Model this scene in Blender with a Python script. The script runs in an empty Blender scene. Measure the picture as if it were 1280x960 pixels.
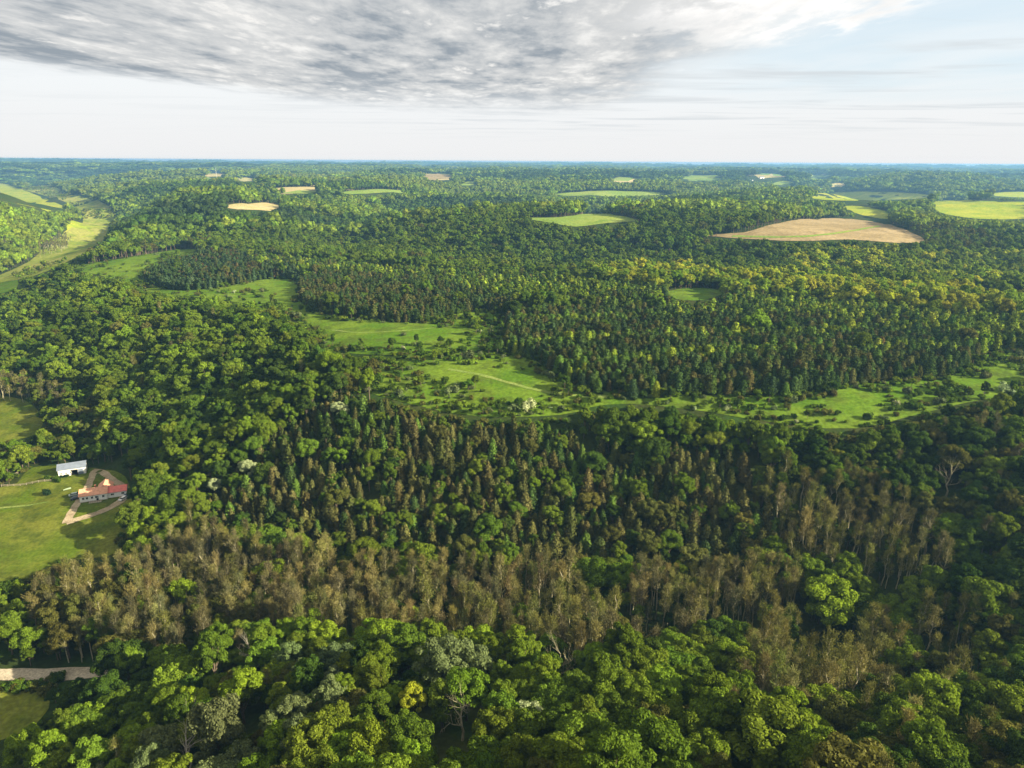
import bpy, math, random
import numpy as np
from mathutils import Matrix, Vector
from mathutils.geometry import delaunay_2d_cdt

random.seed(7)
RNG = np.random.default_rng(11)
R = math.radians
S = bpy.context.scene
COL = S.collection

# ------------------------------------------------------------------ camera
CAM_Z = 165.0
F = 889.0                       # focal length in pixels of a 1280 wide frame
PITCH, ROLL = R(17.4), R(0.36)
cam_d = bpy.data.cameras.new('camera')
cam_d.sensor_width = 36.0
cam_d.lens = 36.0 * F / 1280.0
cam_d.clip_start = 1.0
cam_d.clip_end = 60000.0
cam = bpy.data.objects.new('camera', cam_d)
COL.objects.link(cam)
CAM_R = Matrix.Rotation(R(90) - PITCH, 3, 'X') @ Matrix.Rotation(ROLL, 3, 'Z')
cam.matrix_world = Matrix.Translation((0, 0, CAM_Z)) @ CAM_R.to_4x4()
S.camera = cam
CR = np.array(CAM_R)

# ------------------------------------------------------------------ light
SUN_AZ = R(108)                  # from straight ahead towards the right
SUN_EL = R(24)
SKY_STRENGTH = 0.05
sun_d = bpy.data.lights.new('sun', 'SUN')
sun_d.energy = 5.0
sun_d.angle = R(0.5)
sun_d.color = (1.0, 0.88, 0.62)
sun = bpy.data.objects.new('sun', sun_d)
COL.objects.link(sun)
sdir = Vector((math.sin(SUN_AZ) * math.cos(SUN_EL), math.cos(SUN_AZ) * math.cos(SUN_EL), math.sin(SUN_EL)))
sun.rotation_euler = sdir.to_track_quat('Z', 'Y').to_euler()
sun.location = (300, 0, 400)

S.view_settings.view_transform = 'Standard'
S.view_settings.look = 'None'
S.view_settings.exposure = 1.62
S.view_settings.gamma = 1.0
S.view_settings.use_curve_mapping = False
S.cycles.use_denoising = True
try:
    S.cycles.denoiser = 'OPENIMAGEDENOISE'
    S.cycles.denoising_input_passes = 'RGB_ALBEDO_NORMAL'
    S.cycles.denoising_prefilter = 'FAST'
except Exception:
    pass
S.cycles.max_bounces = 3
S.cycles.diffuse_bounces = 2
S.cycles.glossy_bounces = 1
S.cycles.transmission_bounces = 1
S.cycles.volume_bounces = 0
S.cycles.caustics_reflective = False
S.cycles.caustics_refractive = False
S.cycles.pixel_filter_type = 'BLACKMAN_HARRIS'


# ------------------------------------------------------------------ node helper
class NT:
    def __init__(self, tree):
        self.t = tree
        tree.nodes.clear()

    def n(self, kind, props=None, **ins):
        nd = self.t.nodes.new(kind)
        for k, v in (props or {}).items():
            setattr(nd, k, v)
        for k, v in ins.items():
            self.set(nd, int(k[1:]) if k[0] == 'i' and k[1:].isdigit() else k.replace('_', ' '), v)
        return nd

    def set(self, nd, key, v):
        sock = nd.inputs[key]
        if isinstance(v, bpy.types.NodeSocket):
            self.t.links.new(v, sock)
        elif isinstance(v, bpy.types.Node):
            self.t.links.new(v.outputs[0], sock)
        else:
            sock.default_value = v

    def math(self, op, a, b=0.0, c=0.0, clamp=False):
        return self.n('ShaderNodeMath', dict(operation=op, use_clamp=clamp), i0=a, i1=b, i2=c).outputs[0]

    def ramp(self, x, a, b, lo=0.0, hi=1.0):
        nd = self.n('ShaderNodeMapRange', dict(interpolation_type='SMOOTHSTEP'))
        for i, v in enumerate((x, a, b, lo, hi)):
            self.set(nd, i, v)
        return nd.outputs[0]

    def mix(self, f, a, b, blend='MIX'):
        nd = self.n('ShaderNodeMix', dict(data_type='RGBA', blend_type=blend))
        self.set(nd, 0, f)
        self.set(nd, 6, a if not isinstance(a, tuple) else (*a[:3], 1))
        self.set(nd, 7, b if not isinstance(b, tuple) else (*b[:3], 1))
        return nd.outputs[2]

    def noise(self, vec, scale, detail=4.0, rough=0.55, dist=0.0):
        nd = self.n('ShaderNodeTexNoise', None, Scale=scale, Detail=detail, Roughness=rough, Distortion=dist)
        if vec is not None:
            self.set(nd, 'Vector', vec)
        return nd.outputs[0]


# ------------------------------------------------------------------ sky
def build_world():
    w = bpy.data.worlds.new('World')
    S.world = w
    w.use_nodes = True
    g = NT(w.node_tree)
    out = g.n('ShaderNodeOutputWorld')
    sky = g.n('ShaderNodeTexSky')
    sky.sky_type = 'NISHITA'
    sky.sun_disc = False
    sky.sun_elevation = SUN_EL
    sky.sun_rotation = SUN_AZ
    sky.air_density = 1.0
    sky.dust_density = 1.5
    tc = g.n('ShaderNodeTexCoord')
    sep = g.n('ShaderNodeSeparateXYZ', None, Vector=tc.outputs['Generated'])
    x, y, z = sep.outputs
    zc = g.math('MAXIMUM', z, 0.012)
    px, py = g.math('DIVIDE', x, zc), g.math('DIVIDE', y, zc)      # a cloud layer at unit height

    def P(sx, sy):
        return g.n('ShaderNodeCombineXYZ', None, X=g.math('MULTIPLY', px, sx), Y=g.math('MULTIPLY', py, sy)).outputs[0]
    big = g.noise(P(0.50, 0.24), 1.0, 4, 0.55, 0.3)                # wide swells of the deck
    puff = g.noise(P(0.95, 0.38), 1.0, 5, 0.58, 0.15)               # its single puffs
    wisp = g.noise(P(0.20, 0.55), 1.15, 4, 0.6, 0.5)               # long thin streaks
    rip = g.noise(P(2.7, 1.1), 1.0, 6, 0.64, 0.15)                 # ripples across the deck
    K = 7.25
    # thin white veil over the whole sky, blue showing through high on the right
    gap = g.math('MULTIPLY', g.ramp(px, 0.8, 3.2), g.ramp(py, 16.0, 6.5))
    veil_f = g.math('SUBTRACT', 0.97, g.math('MULTIPLY', gap, g.ramp(big, 0.66, 0.36, 0.35, 0.85)))
    veil_c = g.mix(g.ramp(z, 0.0, 0.12), (0.80 * K, 0.80 * K, 0.80 * K), (0.83 * K, 0.86 * K, 0.87 * K))
    base = g.mix(veil_f, g.mix(0.75, sky.outputs[0], (0.68 * K, 0.82 * K, 0.91 * K)), veil_c)
    st_f = g.math('MULTIPLY', g.ramp(wisp, 0.47, 0.68), g.math('MULTIPLY', g.ramp(z, 0.015, 0.06), g.ramp(px, -7.0, 0.5, 0.15, 0.75)))
    base = g.mix(st_f, base, (0.60 * K, 0.64 * K, 0.665 * K))
    # grey broken deck: a broad band running away from the camera
    sw = g.math('ADD', g.math('MULTIPLY', g.math('SUBTRACT', big, 0.5), 3.0), g.math('ADD', g.math('MULTIPLY', g.math('SUBTRACT', puff, 0.5), 1.6), g.math('MULTIPLY', g.math('SUBTRACT', rip, 0.5), 1.3)))
    wx, wy = g.math('ADD', px, sw), g.math('ADD', py, g.math('MULTIPLY', sw, 1.6))
    left_edge = g.math('ADD', wx, g.math('MULTIPLY', g.math('SUBTRACT', wy, 6.5), -0.36))   # its left edge drifts right with distance
    e1 = g.ramp(left_edge, -6.9, -4.9)
    e2 = g.ramp(g.math('SUBTRACT', wx, g.math('MULTIPLY', wy, 0.02)), 2.3, 0.7)
    e3 = g.ramp(wy, 19.0, 9.0)
    deck = g.math('MULTIPLY', g.math('MULTIPLY', e1, e2), e3)
    body = g.math('ADD', g.math('ADD', g.math('MULTIPLY', big, 0.26), g.math('MULTIPLY', puff, 0.38)), g.math('MULTIPLY', rip, 0.36))
    cover = g.math('MULTIPLY', deck, g.ramp(g.math('ADD', body, g.math('MULTIPLY', deck, 0.16)), 0.44, 0.62, 0.25, 1.0))
    deck_c = g.mix(g.ramp(body, 0.39, 0.49), (0.84 * K, 0.83 * K, 0.80 * K), (0.58 * K, 0.595 * K, 0.60 * K))
    deck_c = g.mix(g.ramp(body, 0.47, 0.58), deck_c, (0.29 * K, 0.335 * K, 0.38 * K))
    lit = g.math('MULTIPLY', g.ramp(rip, 0.54, 0.66), g.ramp(puff, 0.56, 0.44))
    deck_c = g.mix(g.math('MULTIPLY', lit, 0.8), deck_c, (0.92 * K, 0.90 * K, 0.86 * K))
    col = g.mix(cover, base, deck_c)
    # bright cumulus heads where the deck ends on the right
    cu = g.math('MULTIPLY', g.math('MULTIPLY', g.ramp(wx, 0.4, 1.4), g.ramp(wx, 2.7, 2.2)), g.ramp(wy, 6.6, 5.7))
    cu = g.math('MULTIPLY', cu, g.ramp(g.math('ADD', g.math('MULTIPLY', puff, 0.6), g.math('MULTIPLY', rip, 0.4)), 0.42, 0.54))
    col = g.mix(cu, col, g.mix(g.ramp(puff, 0.45, 0.66), (1.0 * K, 0.98 * K, 0.95 * K), (0.78 * K, 0.78 * K, 0.77 * K)))
    # overhead, outside the picture, a warm bright cover added to lift the shade below
    col = g.mix(g.ramp(z, 0.22, 0.5), col, (0.74 * K, 0.71 * K, 0.60 * K))
    # the part of the sky sphere under the horizon is plain sky air
    bg = g.n('ShaderNodeBackground', None, Color=col, Strength=SKY_STRENGTH)
    g.t.links.new(bg.outputs[0], out.inputs[0])
    w.cycles.sampling_method = 'NONE'


build_world()


# ------------------------------------------------------------------ noise in numpy
def _hash(ix, iy, seed):
    h = (ix.astype(np.int64) * 374761393 + iy.astype(np.int64) * 668265263 + seed * 1442695041) & 0x7fffffff
    h = ((h ^ (h >> 13)) * 1274126177) & 0x7fffffff
    return ((h ^ (h >> 16)) & 0xffff) / 65535.0


def vnoise(x, y, seed=0):
    ix, iy = np.floor(x), np.floor(y)
    fx, fy = x - ix, y - iy
    fx, fy = fx * fx * (3 - 2 * fx), fy * fy * (3 - 2 * fy)
    a, b = _hash(ix, iy, seed), _hash(ix + 1, iy, seed)
    c, d = _hash(ix, iy + 1, seed), _hash(ix + 1, iy + 1, seed)
    return (a + (b - a) * fx) * (1 - fy) + (c + (d - c) * fx) * fy


def fbm(x, y, wl, octv=4, seed=0):
    s, a, t = 0.0, 1.0, 0.0
    for o in range(octv):
        s = s + a * vnoise(x / wl + 17.3 * o, y / wl - 9.1 * o, seed + o)
        t += a
        a *= 0.5
        wl *= 0.5
    return s / t


def sstep(a, b, x):
    t = np.clip((x - a) / (b - a), 0, 1)
    return t * t * (3 - 2 * t)


# ------------------------------------------------------------------ terrain
def ray(px, py):
    px, py = np.asarray(px, float), np.asarray(py, float)
    d = np.stack([(px - 640) / F, -(py - 480) / F, -np.ones_like(px)], -1)
    return d @ CR.T


def project(x, y, z):
    p = np.stack([x, y, z - CAM_Z], -1) @ CR
    dep = np.maximum(-p[..., 2], 1e-3)
    return 640 + F * p[..., 0] / dep, 480 - F * p[..., 1] / dep, np.where(p[..., 2] < 0, dep, -1)


# surveyed heights: sight line (picture x, y) and height of the ground it meets
SURVEY = [
    (0, 960, 5), (60, 900, 4), (160, 960, 14), (320, 960, 30), (480, 960, 40), (640, 960, 45), (900, 960, 46), (1100, 960, 44), (1280, 960, 50),
    (300, 860, 20), (480, 860, 30), (640, 870, 33), (800, 870, 31), (1000, 880, 26), (1150, 880, 27), (1280, 860, 36),
    (0, 845, 3), (120, 840, 4), (200, 800, 6), (330, 780, 8), (480, 790, 11), (640, 790, 13), (800, 800, 15), (900, 810, 16), (1030, 830, 18), (1130, 800, 21), (1280, 740, 36),
    (60, 720, 2), (230, 680, 8), (400, 690, 13), (640, 690, 19), (830, 710, 21), (1000, 690, 26), (1100, 690, 30), (1200, 680, 34), (1280, 640, 42),
    (0, 700, 1), (0, 620, 1), (130, 618, 4), (88, 588, 4), (20, 560, 2), (0, 520, 2), (150, 690, 3), (0, 470, 3), (70, 650, 3),
    (190, 600, 13), (170, 540, 14), (100, 500, 9), (100, 450, 22), (100, 400, 35), (40, 420, 22), (0, 400, 8), (40, 370, 24), (0, 345, 2),
    (250, 560, 24), (300, 500, 34), (300, 440, 44), (250, 400, 45), (150, 366, 41), (150, 346, 44), (140, 331, 49), (100, 342, 44), (110, 330, 48), (190, 320, 52), (250, 335, 49), (250, 316, 51), (200, 345, 47), (350, 360, 51), (240, 470, 33),
    (400, 620, 24), (400, 540, 38), (450, 480, 52), (450, 415, 55), (560, 400, 56), (600, 470, 55), (560, 515, 48),
    (640, 620, 29), (640, 560, 40), (640, 520, 48), (760, 500, 54), (760, 600, 32), (900, 620, 32), (900, 550, 46), (900, 500, 55), (1050, 600, 38), (1050, 530, 52), (1200, 560, 50), (1200, 470, 60), (1280, 520, 58),
    (700, 430, 57), (900, 400, 60), (1100, 420, 62), (1280, 420, 64), (1000, 360, 58), (1200, 370, 61), (800, 350, 55), (640, 350, 52), (520, 340, 49), (420, 330, 46), (330, 315, 47), (250, 305, 46),
    (440, 315, 33), (600, 330, 44), (600, 300, 65), (600, 280, 78), (480, 300, 52), (480, 280, 72), (400, 290, 50), (360, 275, 76),
    (1000, 320, 66), (1000, 303, 76), (1000, 275, 88), (900, 298, 75), (1120, 298, 78), (1000, 338, 56), (1200, 335, 58), (1280, 340, 60), (1200, 300, 76), (1280, 300, 76),
    (740, 283, 80), (740, 268, 84), (760, 300, 68), (760, 320, 52), (880, 320, 58), (1220, 262, 88), (1220, 250, 92), (1080, 262, 92),
    (320, 258, 86), (250, 264, 82), (215, 266, 78), (196, 275, 58), (163, 290, 20), (134, 301, 1), (220, 300, 36),
    (110, 285, 0), (60, 312, 0), (185, 281, 66), (148, 293, 6), (120, 236, 55), (112, 245, 3), (100, 272, 0), (85, 262, 0), (60, 245, 0), (30, 236, 0),
    (150, 245, 2), (158, 252, 22), (205, 251, 80), (212, 243, 56), (186, 234, 84), (160, 241, 30), (250, 232, 90), (160, 228, 88), (100, 232, 40), (320, 235, 90), (180, 218, 95), (60, 228, 4),
    (0, 234, 104), (0, 260, 74), (0, 300, 34), (50, 250, 62), (40, 290, 22), (70, 275, 14), (20, 325, 6), (-60, 225, 118), (-150, 230, 122), (-150, 300, 50), (-120, 345, 4),
    (500, 240, 88), (640, 235, 90), (800, 240, 90), (950, 240, 92), (1100, 240, 92), (1280, 240, 92), (1400, 250, 92), (500, 225, 90), (800, 225, 90), (1100, 225, 92), (1400, 228, 92), (320, 218, 92),
    (1500, 950, 46), (1500, 800, 42), (1500, 640, 48), (1500, 520, 58), (1500, 420, 70), (1450, 340, 68), (1400, 300, 80),  # unseen ground past the right edge, heights set for the shade it casts
    (-200, 940, 4), (-200, 700, 1), (-200, 560, 2), (-200, 450, 3), (-200, 400, 3),
]
# far points by bearing (degrees to the right) and distance
FAR = [(-40, 5500, 60), (-34, 6500, 100), (-34, 5000, 12), (-30, 6500, 110), (-26, 6500, 104), (-20, 6000, 92), (-40, 9000, 104), (-25, 9000, 100)]
FAR += [(b, r_, 92) for r_ in (5500, 16000) for b in (-52, -10, 5, 20, 35, 52)] + [(-30, 16000, 96)]


def build_tps():
    pts = []
    for px, py, z in SURVEY:
        d = ray(px, py)
        t = (z - CAM_Z) / d[2]
        pts.append((math.atan2(d[0], d[1]), math.log(t * math.hypot(d[0], d[1])), z))
    for b, r_, z in FAR:
        pts.append((R(b), math.log(r_), z))
    A = np.array(pts)
    P = A[:, :2].copy()
    n = len(P)
    D2 = ((P[:, None] - P[None]) ** 2).sum(-1)
    K = np.where(D2 > 0, 0.5 * D2 * np.log(D2 + 1e-12), 0) + np.eye(n) * 0.0012
    Q = np.c_[np.ones(n), P]
    M = np.block([[K, Q], [Q.T, np.zeros((3, 3))]])
    w = np.linalg.solve(M, np.r_[A[:, 2], 0, 0, 0])

    def f(u, v):
        o = np.empty(u.shape)
        uf, vf, of = u.ravel(), v.ravel(), o.reshape(-1)
        for i in range(0, uf.size, 40000):
            a = uf[i:i + 40000, None] - P[None, :, 0]
            b = vf[i:i + 40000, None] - P[None, :, 1]
            d2 = a * a + b * b
            k = 0.5 * d2 * np.log(d2 + 1e-12)
            of[i:i + 40000] = k @ w[:n] + w[n] + w[n + 1] * uf[i:i + 40000] + w[n + 2] * vf[i:i + 40000]
        return o
    return f


U_FRONT = np.linspace(R(-52), R(52), 760)
U_SIDE = np.linspace(R(52), R(180), 44)[1:]
UG = np.r_[-U_SIDE[::-1], U_FRONT, U_SIDE]
VG = np.linspace(math.log(30), math.log(16000), 600)


def build_heights():
    tps = build_tps()
    ue = np.clip(UG, R(-52), R(52))
    v2 = np.maximum(VG, math.log(85))
    uu, vv = np.meshgrid(U_FRONT[::2], v2, indexing='ij')
    zz = tps(uu, vv)
    zi = np.empty((len(UG), len(VG)))
    for j in range(len(VG)):
        zi[:, j] = np.interp(ue, U_FRONT[::2], zz[:, j])
    k = sstep(R(52), R(150), np.abs(UG))[:, None]
    zi = zi * (1 - k) + 45 * k
    x = np.exp(VG)[None] * np.sin(UG)[:, None]
    y = np.exp(VG)[None] * np.cos(UG)[:, None]
    r_ = np.exp(VG)[None]
    wgt = np.clip((zi - 4) / 60, 0, 1)
    # rolling dissected uplands: ridges between noise valleys
    nz = fbm(x, y, 900, 4, 3)
    ridg = 1 - np.abs(2 * fbm(x + 400, y, 1500, 4, 8) - 1) * 2.2
    amp = sstep(900, 2000, r_) * wgt
    amp = amp * np.maximum(sstep(R(-24), R(-15), UG)[:, None], 0.85 * sstep(4200, 6500, r_))     # the big valley on the left keeps its surveyed shape
    zi = zi + amp * ((nz - 0.5) * 125 - 72 * np.clip(ridg, 0, 1) ** 1.7 + 12)
    zi = np.where(r_ > 1500, 106 - 14 * np.log1p(np.exp(np.clip((106 - zi) / 14, -30, 30))), zi)
    zi = np.clip(zi + 30 * sstep(8500, 15000, r_), -3, np.where(r_ < 8500, 122, 140))
    # draws and hummocks nearer by
    zi = zi + wgt * sstep(60, 200, r_) * ((fbm(x, y, 160, 3, 21) - 0.5) * (9 - 5 * sstep(450, 800, r_)) + (fbm(x, y, 45, 2, 31) - 0.5) * 2.2)
    # level yards under the farm buildings
    for (qx, qy), zy, rad in (((131, 622), 4.0, 17), ((90, 592), 4.0, 11)):
        d = ray(qx, qy)
        t = (zy - CAM_Z) / d[2]
        f = sstep(rad * 2.2, rad, np.hypot(x - t * d[0], y - t * d[1]))
        zi = zi * (1 - f) + zy * f
    return zi


HZ = build_heights()


def height(x, y):
    x, y = np.asarray(x, float), np.asarray(y, float)
    u = np.arctan2(x, y)
    v = np.clip(np.log(np.hypot(x, y) + 1e-6), VG[0], VG[-1] - 1e-6)
    i = np.clip(np.searchsorted(UG, u) - 1, 0, len(UG) - 2)
    fu = (u - UG[i]) / (UG[i + 1] - UG[i])
    t = (v - VG[0]) / (VG[1] - VG[0])
    j = np.clip(t.astype(int), 0, len(VG) - 2)
    fv = t - j
    # linear in distance inside a cell, as the mesh is
    r0, r1 = np.exp(VG[j]), np.exp(VG[j + 1])
    fv = np.clip((np.exp(v) - r0) / (r1 - r0), 0, 1)
    return (HZ[i, j] * (1 - fu) + HZ[i + 1, j] * fu) * (1 - fv) + (HZ[i, j + 1] * (1 - fu) + HZ[i + 1, j + 1] * fu) * fv


RS = np.exp(np.linspace(math.log(60), math.log(15500), 2600))


def at(px, py, h=0.0):
    """ground point met by a sight line, h metres over the ground"""
    d = ray(px, py)
    az = math.atan2(d[0], d[1])
    sl = d[2] / math.hypot(d[0], d[1])
    below = CAM_Z + sl * RS < height(RS * math.sin(az), RS * math.cos(az)) + h
    k = int(np.argmax(below)) if below.any() else len(RS) - 1
    return (RS[k] * math.sin(az), RS[k] * math.cos(az))


def smooth(poly, closed=True, n=6):
    P = np.array(poly, float)
    m = len(P)
    out = []
    for i in range(m if closed else m - 1):
        p0, p1 = P[(i - 1) % m] if closed or i > 0 else P[0], P[i]
        p2 = P[(i + 1) % m]
        p3 = P[(i + 2) % m] if closed or i + 2 < m else P[-1]
        for t in np.linspace(0, 1, n, endpoint=False):
            out.append(0.5 * (2 * p1 + (p2 - p0) * t + (2 * p0 - 5 * p1 + 4 * p2 - p3) * t * t + (3 * p1 - p0 - 3 * p2 + p3) * t ** 3))
    if not closed:
        out.append(P[-1])
    return np.array(out)


def plan(poly, h=0.0, sm=4):
    q = smooth(poly, True, sm) if sm > 1 else np.array(poly, float)
    return np.array([at(a, b, h) for a, b in q])


def inside(poly, x, y):
    r_ = np.zeros(x.shape, bool)
    bb = (x >= poly[:, 0].min()) & (x <= poly[:, 0].max()) & (y >= poly[:, 1].min()) & (y <= poly[:, 1].max())
    idx = np.nonzero(bb)
    if not len(idx[0]):
        return r_
    xs, ys = x[idx], y[idx]
    c = np.zeros(xs.shape, bool)
    x0, y0 = poly[-1]
    for x1, y1 in poly:
        if y0 != y1:
            k = (y1 > ys) != (y0 > ys)
            c ^= k & (xs < (x0 - x1) * (ys - y1) / (y0 - y1) + x1)
        x0, y0 = x1, y1
    r_[idx] = c
    return r_


def edge_dist(poly, x, y):
    d = np.full(x.shape, 1e9)
    A = poly
    B = np.roll(poly, -1, 0)
    for a, b in zip(A, B):
        ab = b - a
        t = np.clip(((x - a[0]) * ab[0] + (y - a[1]) * ab[1]) / (ab @ ab + 1e-9), 0, 1)
        d = np.minimum(d, np.hypot(x - a[0] - t * ab[0], y - a[1] - t * ab[1]))
    return d


# ------------------------------------------------------------------ mesh helpers
def mesh_np(name, V, Fc, mats=(), fmat=None, smooth_=False):
    """Fc: list of index arrays, each (n, k)"""
    me = bpy.data.meshes.new(name)
    V = np.asarray(V, np.float32)
    me.vertices.add(len(V))
    me.vertices.foreach_set('co', V.ravel())
    if not isinstance(Fc, (list, tuple)):
        Fc = [Fc]
    Fc = [np.asarray(f, np.int32) for f in Fc if len(f)]
    tot = np.concatenate([np.full(len(f), f.shape[1], np.int32) for f in Fc]) if Fc else np.zeros(0, np.int32)
    idx = np.concatenate([f.ravel() for f in Fc]) if Fc else np.zeros(0, np.int32)
    me.loops.add(len(idx))
    me.loops.foreach_set('vertex_index', idx)
    me.polygons.add(len(tot))
    me.polygons.foreach_set('loop_start', np.r_[0, np.cumsum(tot)[:-1]].astype(np.int32))
    try:
        me.polygons.foreach_set('loop_total', tot)
    except Exception:
        pass
    for m in mats:
        me.materials.append(m)
    if fmat is not None:
        me.polygons.foreach_set('material_index', np.asarray(fmat, np.int32))
    me.polygons.foreach_set('use_smooth', np.full(len(tot), bool(smooth_)))
    me.update(calc_edges=True)
    return me


class MB:
    """collects boxes, tubes and prisms into one mesh"""

    def __init__(self):
        self.v, self.f = [], []

    def poly(self, verts, faces):
        o = len(self.v)
        self.v += [tuple(map(float, p)) for p in verts]
        self.f += [tuple(o + i for i in q) for q in faces]
        return self

    def box(self, x0, x1, y0, y1, z0, z1):
        return self.poly([(x, y, z) for z in (z0, z1) for x, y in ((x0, y0), (x1, y0), (x1, y1), (x0, y1))],
                         [(3, 2, 1, 0), (4, 5, 6, 7), (0, 1, 5, 4), (1, 2, 6, 5), (2, 3, 7, 6), (3, 0, 4, 7)])

    def tube(self, a, b, r0, r1, n=6, cap=True):
        a, b = Vector(a), Vector(b)
        q = (b - a).to_track_quat('Z', 'Y')
        vs = []
        for p, r_ in ((a, r0), (b, r1)):
            for k in range(n):
                an = 2 * math.pi * k / n
                vs.append(p + q @ Vector((math.cos(an) * r_, math.sin(an) * r_, 0)))
        fs = [(k, (k + 1) % n, n + (k + 1) % n, n + k) for k in range(n)]
        if cap:
            fs += [tuple(range(n))[::-1], tuple(range(n, 2 * n))]
        return self.poly(vs, fs)

    def mesh(self, name, mat=None, smooth_=False):
        me = bpy.data.meshes.new(name)
        me.from_pydata(self.v, [], self.f)
        if mat:
            me.materials.append(mat)
        if smooth_:
            me.polygons.foreach_set('use_smooth', [True] * len(me.polygons))
        me.update()
        return me

    def build(self, name, mat, parent=None, smooth_=False):
        o = bpy.data.objects.new(name, self.mesh(name, mat, smooth_))
        COL.objects.link(o)
        o.parent = parent
        return o


def tag(o, label=None, cat=None, group=None, kind=None):
    for k, v in (('label', label), ('category', cat), ('group', group), ('kind', kind)):
        if v:
            o[k] = v
    return o


def empty(name, loc, rz=0.0, **kw):
    o = bpy.data.objects.new(name, None)
    o.empty_display_size = 0.5
    o.location = loc
    o.rotation_euler = (0, 0, rz)
    COL.objects.link(o)
    return tag(o, **kw)


# ------------------------------------------------------------------ materials
def new_mat(name):
    m = bpy.data.materials.new(name)
    m.use_nodes = True
    return m, NT(m.node_tree)


def leaf_mat(name, trans=0.30, var=0.36):
    m, g = new_mat(name)
    out = g.n('ShaderNodeOutputMaterial')
    a = g.n('ShaderNodeAttribute', dict(attribute_type='INSTANCER', attribute_name='tint'))
    geo = g.n('ShaderNodeNewGeometry')
    k = g.ramp(geo.outputs['Random Per Island'], 0, 1, 1 - var * 0.6, 1 + var)
    c = g.n('ShaderNodeVectorMath', dict(operation='SCALE'), Vector=a.outputs['Color'], Scale=k).outputs[0]
    d = g.n('ShaderNodeBsdfDiffuse', None, Color=c)
    tcol = g.n('ShaderNodeVectorMath', dict(operation='MULTIPLY'), i0=c, i1=(1.25, 1.25, 0.7)).outputs[0]
    t = g.n('ShaderNodeBsdfTranslucent', None, Color=tcol)
    mx = g.n('ShaderNodeMixShader', None, i0=trans, i1=d, i2=t)
    g.t.links.new(mx.outputs[0], out.inputs[0])
    return m


def plain_mat(name, col, rough=0.8, nscale=None, namp=0.25, spec=0.3, metal=0.0, coord='Object'):
    m, g = new_mat(name)
    out = g.n('ShaderNodeOutputMaterial')
    b = g.n('ShaderNodeBsdfPrincipled')
    b.inputs['Roughness'].default_value = rough
    b.inputs['Metallic'].default_value = metal
    b.inputs['Specular IOR Level'].default_value = spec
    if nscale:
        tc = g.n('ShaderNodeTexCoord')
        n_ = g.noise(tc.outputs[coord], nscale, 5, 0.6)
        c = g.mix(g.ramp(n_, 0.3, 0.7), tuple(v * (1 - namp) for v in col), tuple(min(1, v * (1 + namp)) for v in col))
        g.set(b, 'Base Color', c)
    else:
        b.inputs['Base Color'].default_value = (*col, 1)
    g.t.links.new(b.outputs[0], out.inputs[0])
    return m


def ground_mat(name, cols, scales=(0.012, 0.07, 0.6), rough=1.0, farmland=False):
    """three tones mixed by noise of three sizes, in world metres"""
    m, g = new_mat(name)
    out = g.n('ShaderNodeOutputMaterial')
    geo = g.n('ShaderNodeNewGeometry')
    pos = geo.outputs['Position']
    n1, n2, n3 = (g.noise(pos, s_, 5, 0.6) for s_ in scales)
    c = g.mix(g.ramp(n1, 0.38, 0.62), cols[0], cols[1])
    c = g.mix(g.ramp(n2, 0.45, 0.68), c, cols[2])
    if farmland:
        at_ = [g.n('ShaderNodeAttribute', dict(attribute_name=q)).outputs['Fac'] for q in ('farmland', 'crop')]
        crop = g.mix(at_[1], (0.15, 0.23, 0.04), (0.40, 0.33, 0.17))
        c = g.mix(at_[0], c, crop)
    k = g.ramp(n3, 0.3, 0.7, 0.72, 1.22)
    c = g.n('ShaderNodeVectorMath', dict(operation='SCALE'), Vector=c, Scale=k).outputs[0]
    d = g.n('ShaderNodeBsdfDiffuse', None, Color=c)
    g.t.links.new(d.outputs[0], out.inputs[0])
    return m


M_LEAF = leaf_mat('leaf')
M_NEEDLE = leaf_mat('needle', 0.08, 0.6)
M_TWIG = leaf_mat('twig', 0.15, 0.5)
M_BARK = plain_mat('bark', (0.11, 0.085, 0.06), 0.9, 3.0, 0.35)
M_PALEBARK = plain_mat('pale_bark', (0.33, 0.30, 0.20), 0.9, 2.0, 0.25)
M_DEADWOOD = plain_mat('dead_wood', (0.50, 0.45, 0.38), 0.9, 2.0, 0.2)
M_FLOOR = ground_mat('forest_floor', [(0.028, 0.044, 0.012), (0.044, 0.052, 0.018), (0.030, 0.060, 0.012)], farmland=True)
M_MEADOW = ground_mat('meadow_grass', [(0.072, 0.142, 0.012), (0.118, 0.180, 0.020), (0.070, 0.105, 0.016)], (0.03, 0.10, 0.6))
M_PASTURE = ground_mat('pasture_grass', [(0.080, 0.122, 0.012), (0.145, 0.158, 0.026), (0.070, 0.092, 0.016)], (0.035, 0.10, 0.7))
M_SOIL = ground_mat('tilled_soil', [(0.255, 0.198, 0.108), (0.32, 0.25, 0.145), (0.215, 0.165, 0.090)], (0.012, 0.05, 0.3))
M_HAY = ground_mat('hay', [(0.16, 0.24, 0.045), (0.22, 0.27, 0.06), (0.13, 0.20, 0.03)], (0.01, 0.04, 0.3))
M_YELLOW = ground_mat('yellow_sunlit_field', [(0.24, 0.29, 0.025), (0.32, 0.33, 0.03), (0.18, 0.26, 0.02)], (0.01, 0.03, 0.3))  # yellow fields; on the left also sunlight put into the colour
M_STUBBLE = ground_mat('stubble', [(0.36, 0.30, 0.15), (0.30, 0.29, 0.12), (0.42, 0.34, 0.2)], (0.01, 0.03, 0.3))
M_VALLEY = ground_mat('valley_scrub', [(0.19, 0.23, 0.035), (0.27, 0.27, 0.07), (0.13, 0.18, 0.02)], (0.006, 0.03, 0.2))
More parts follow.
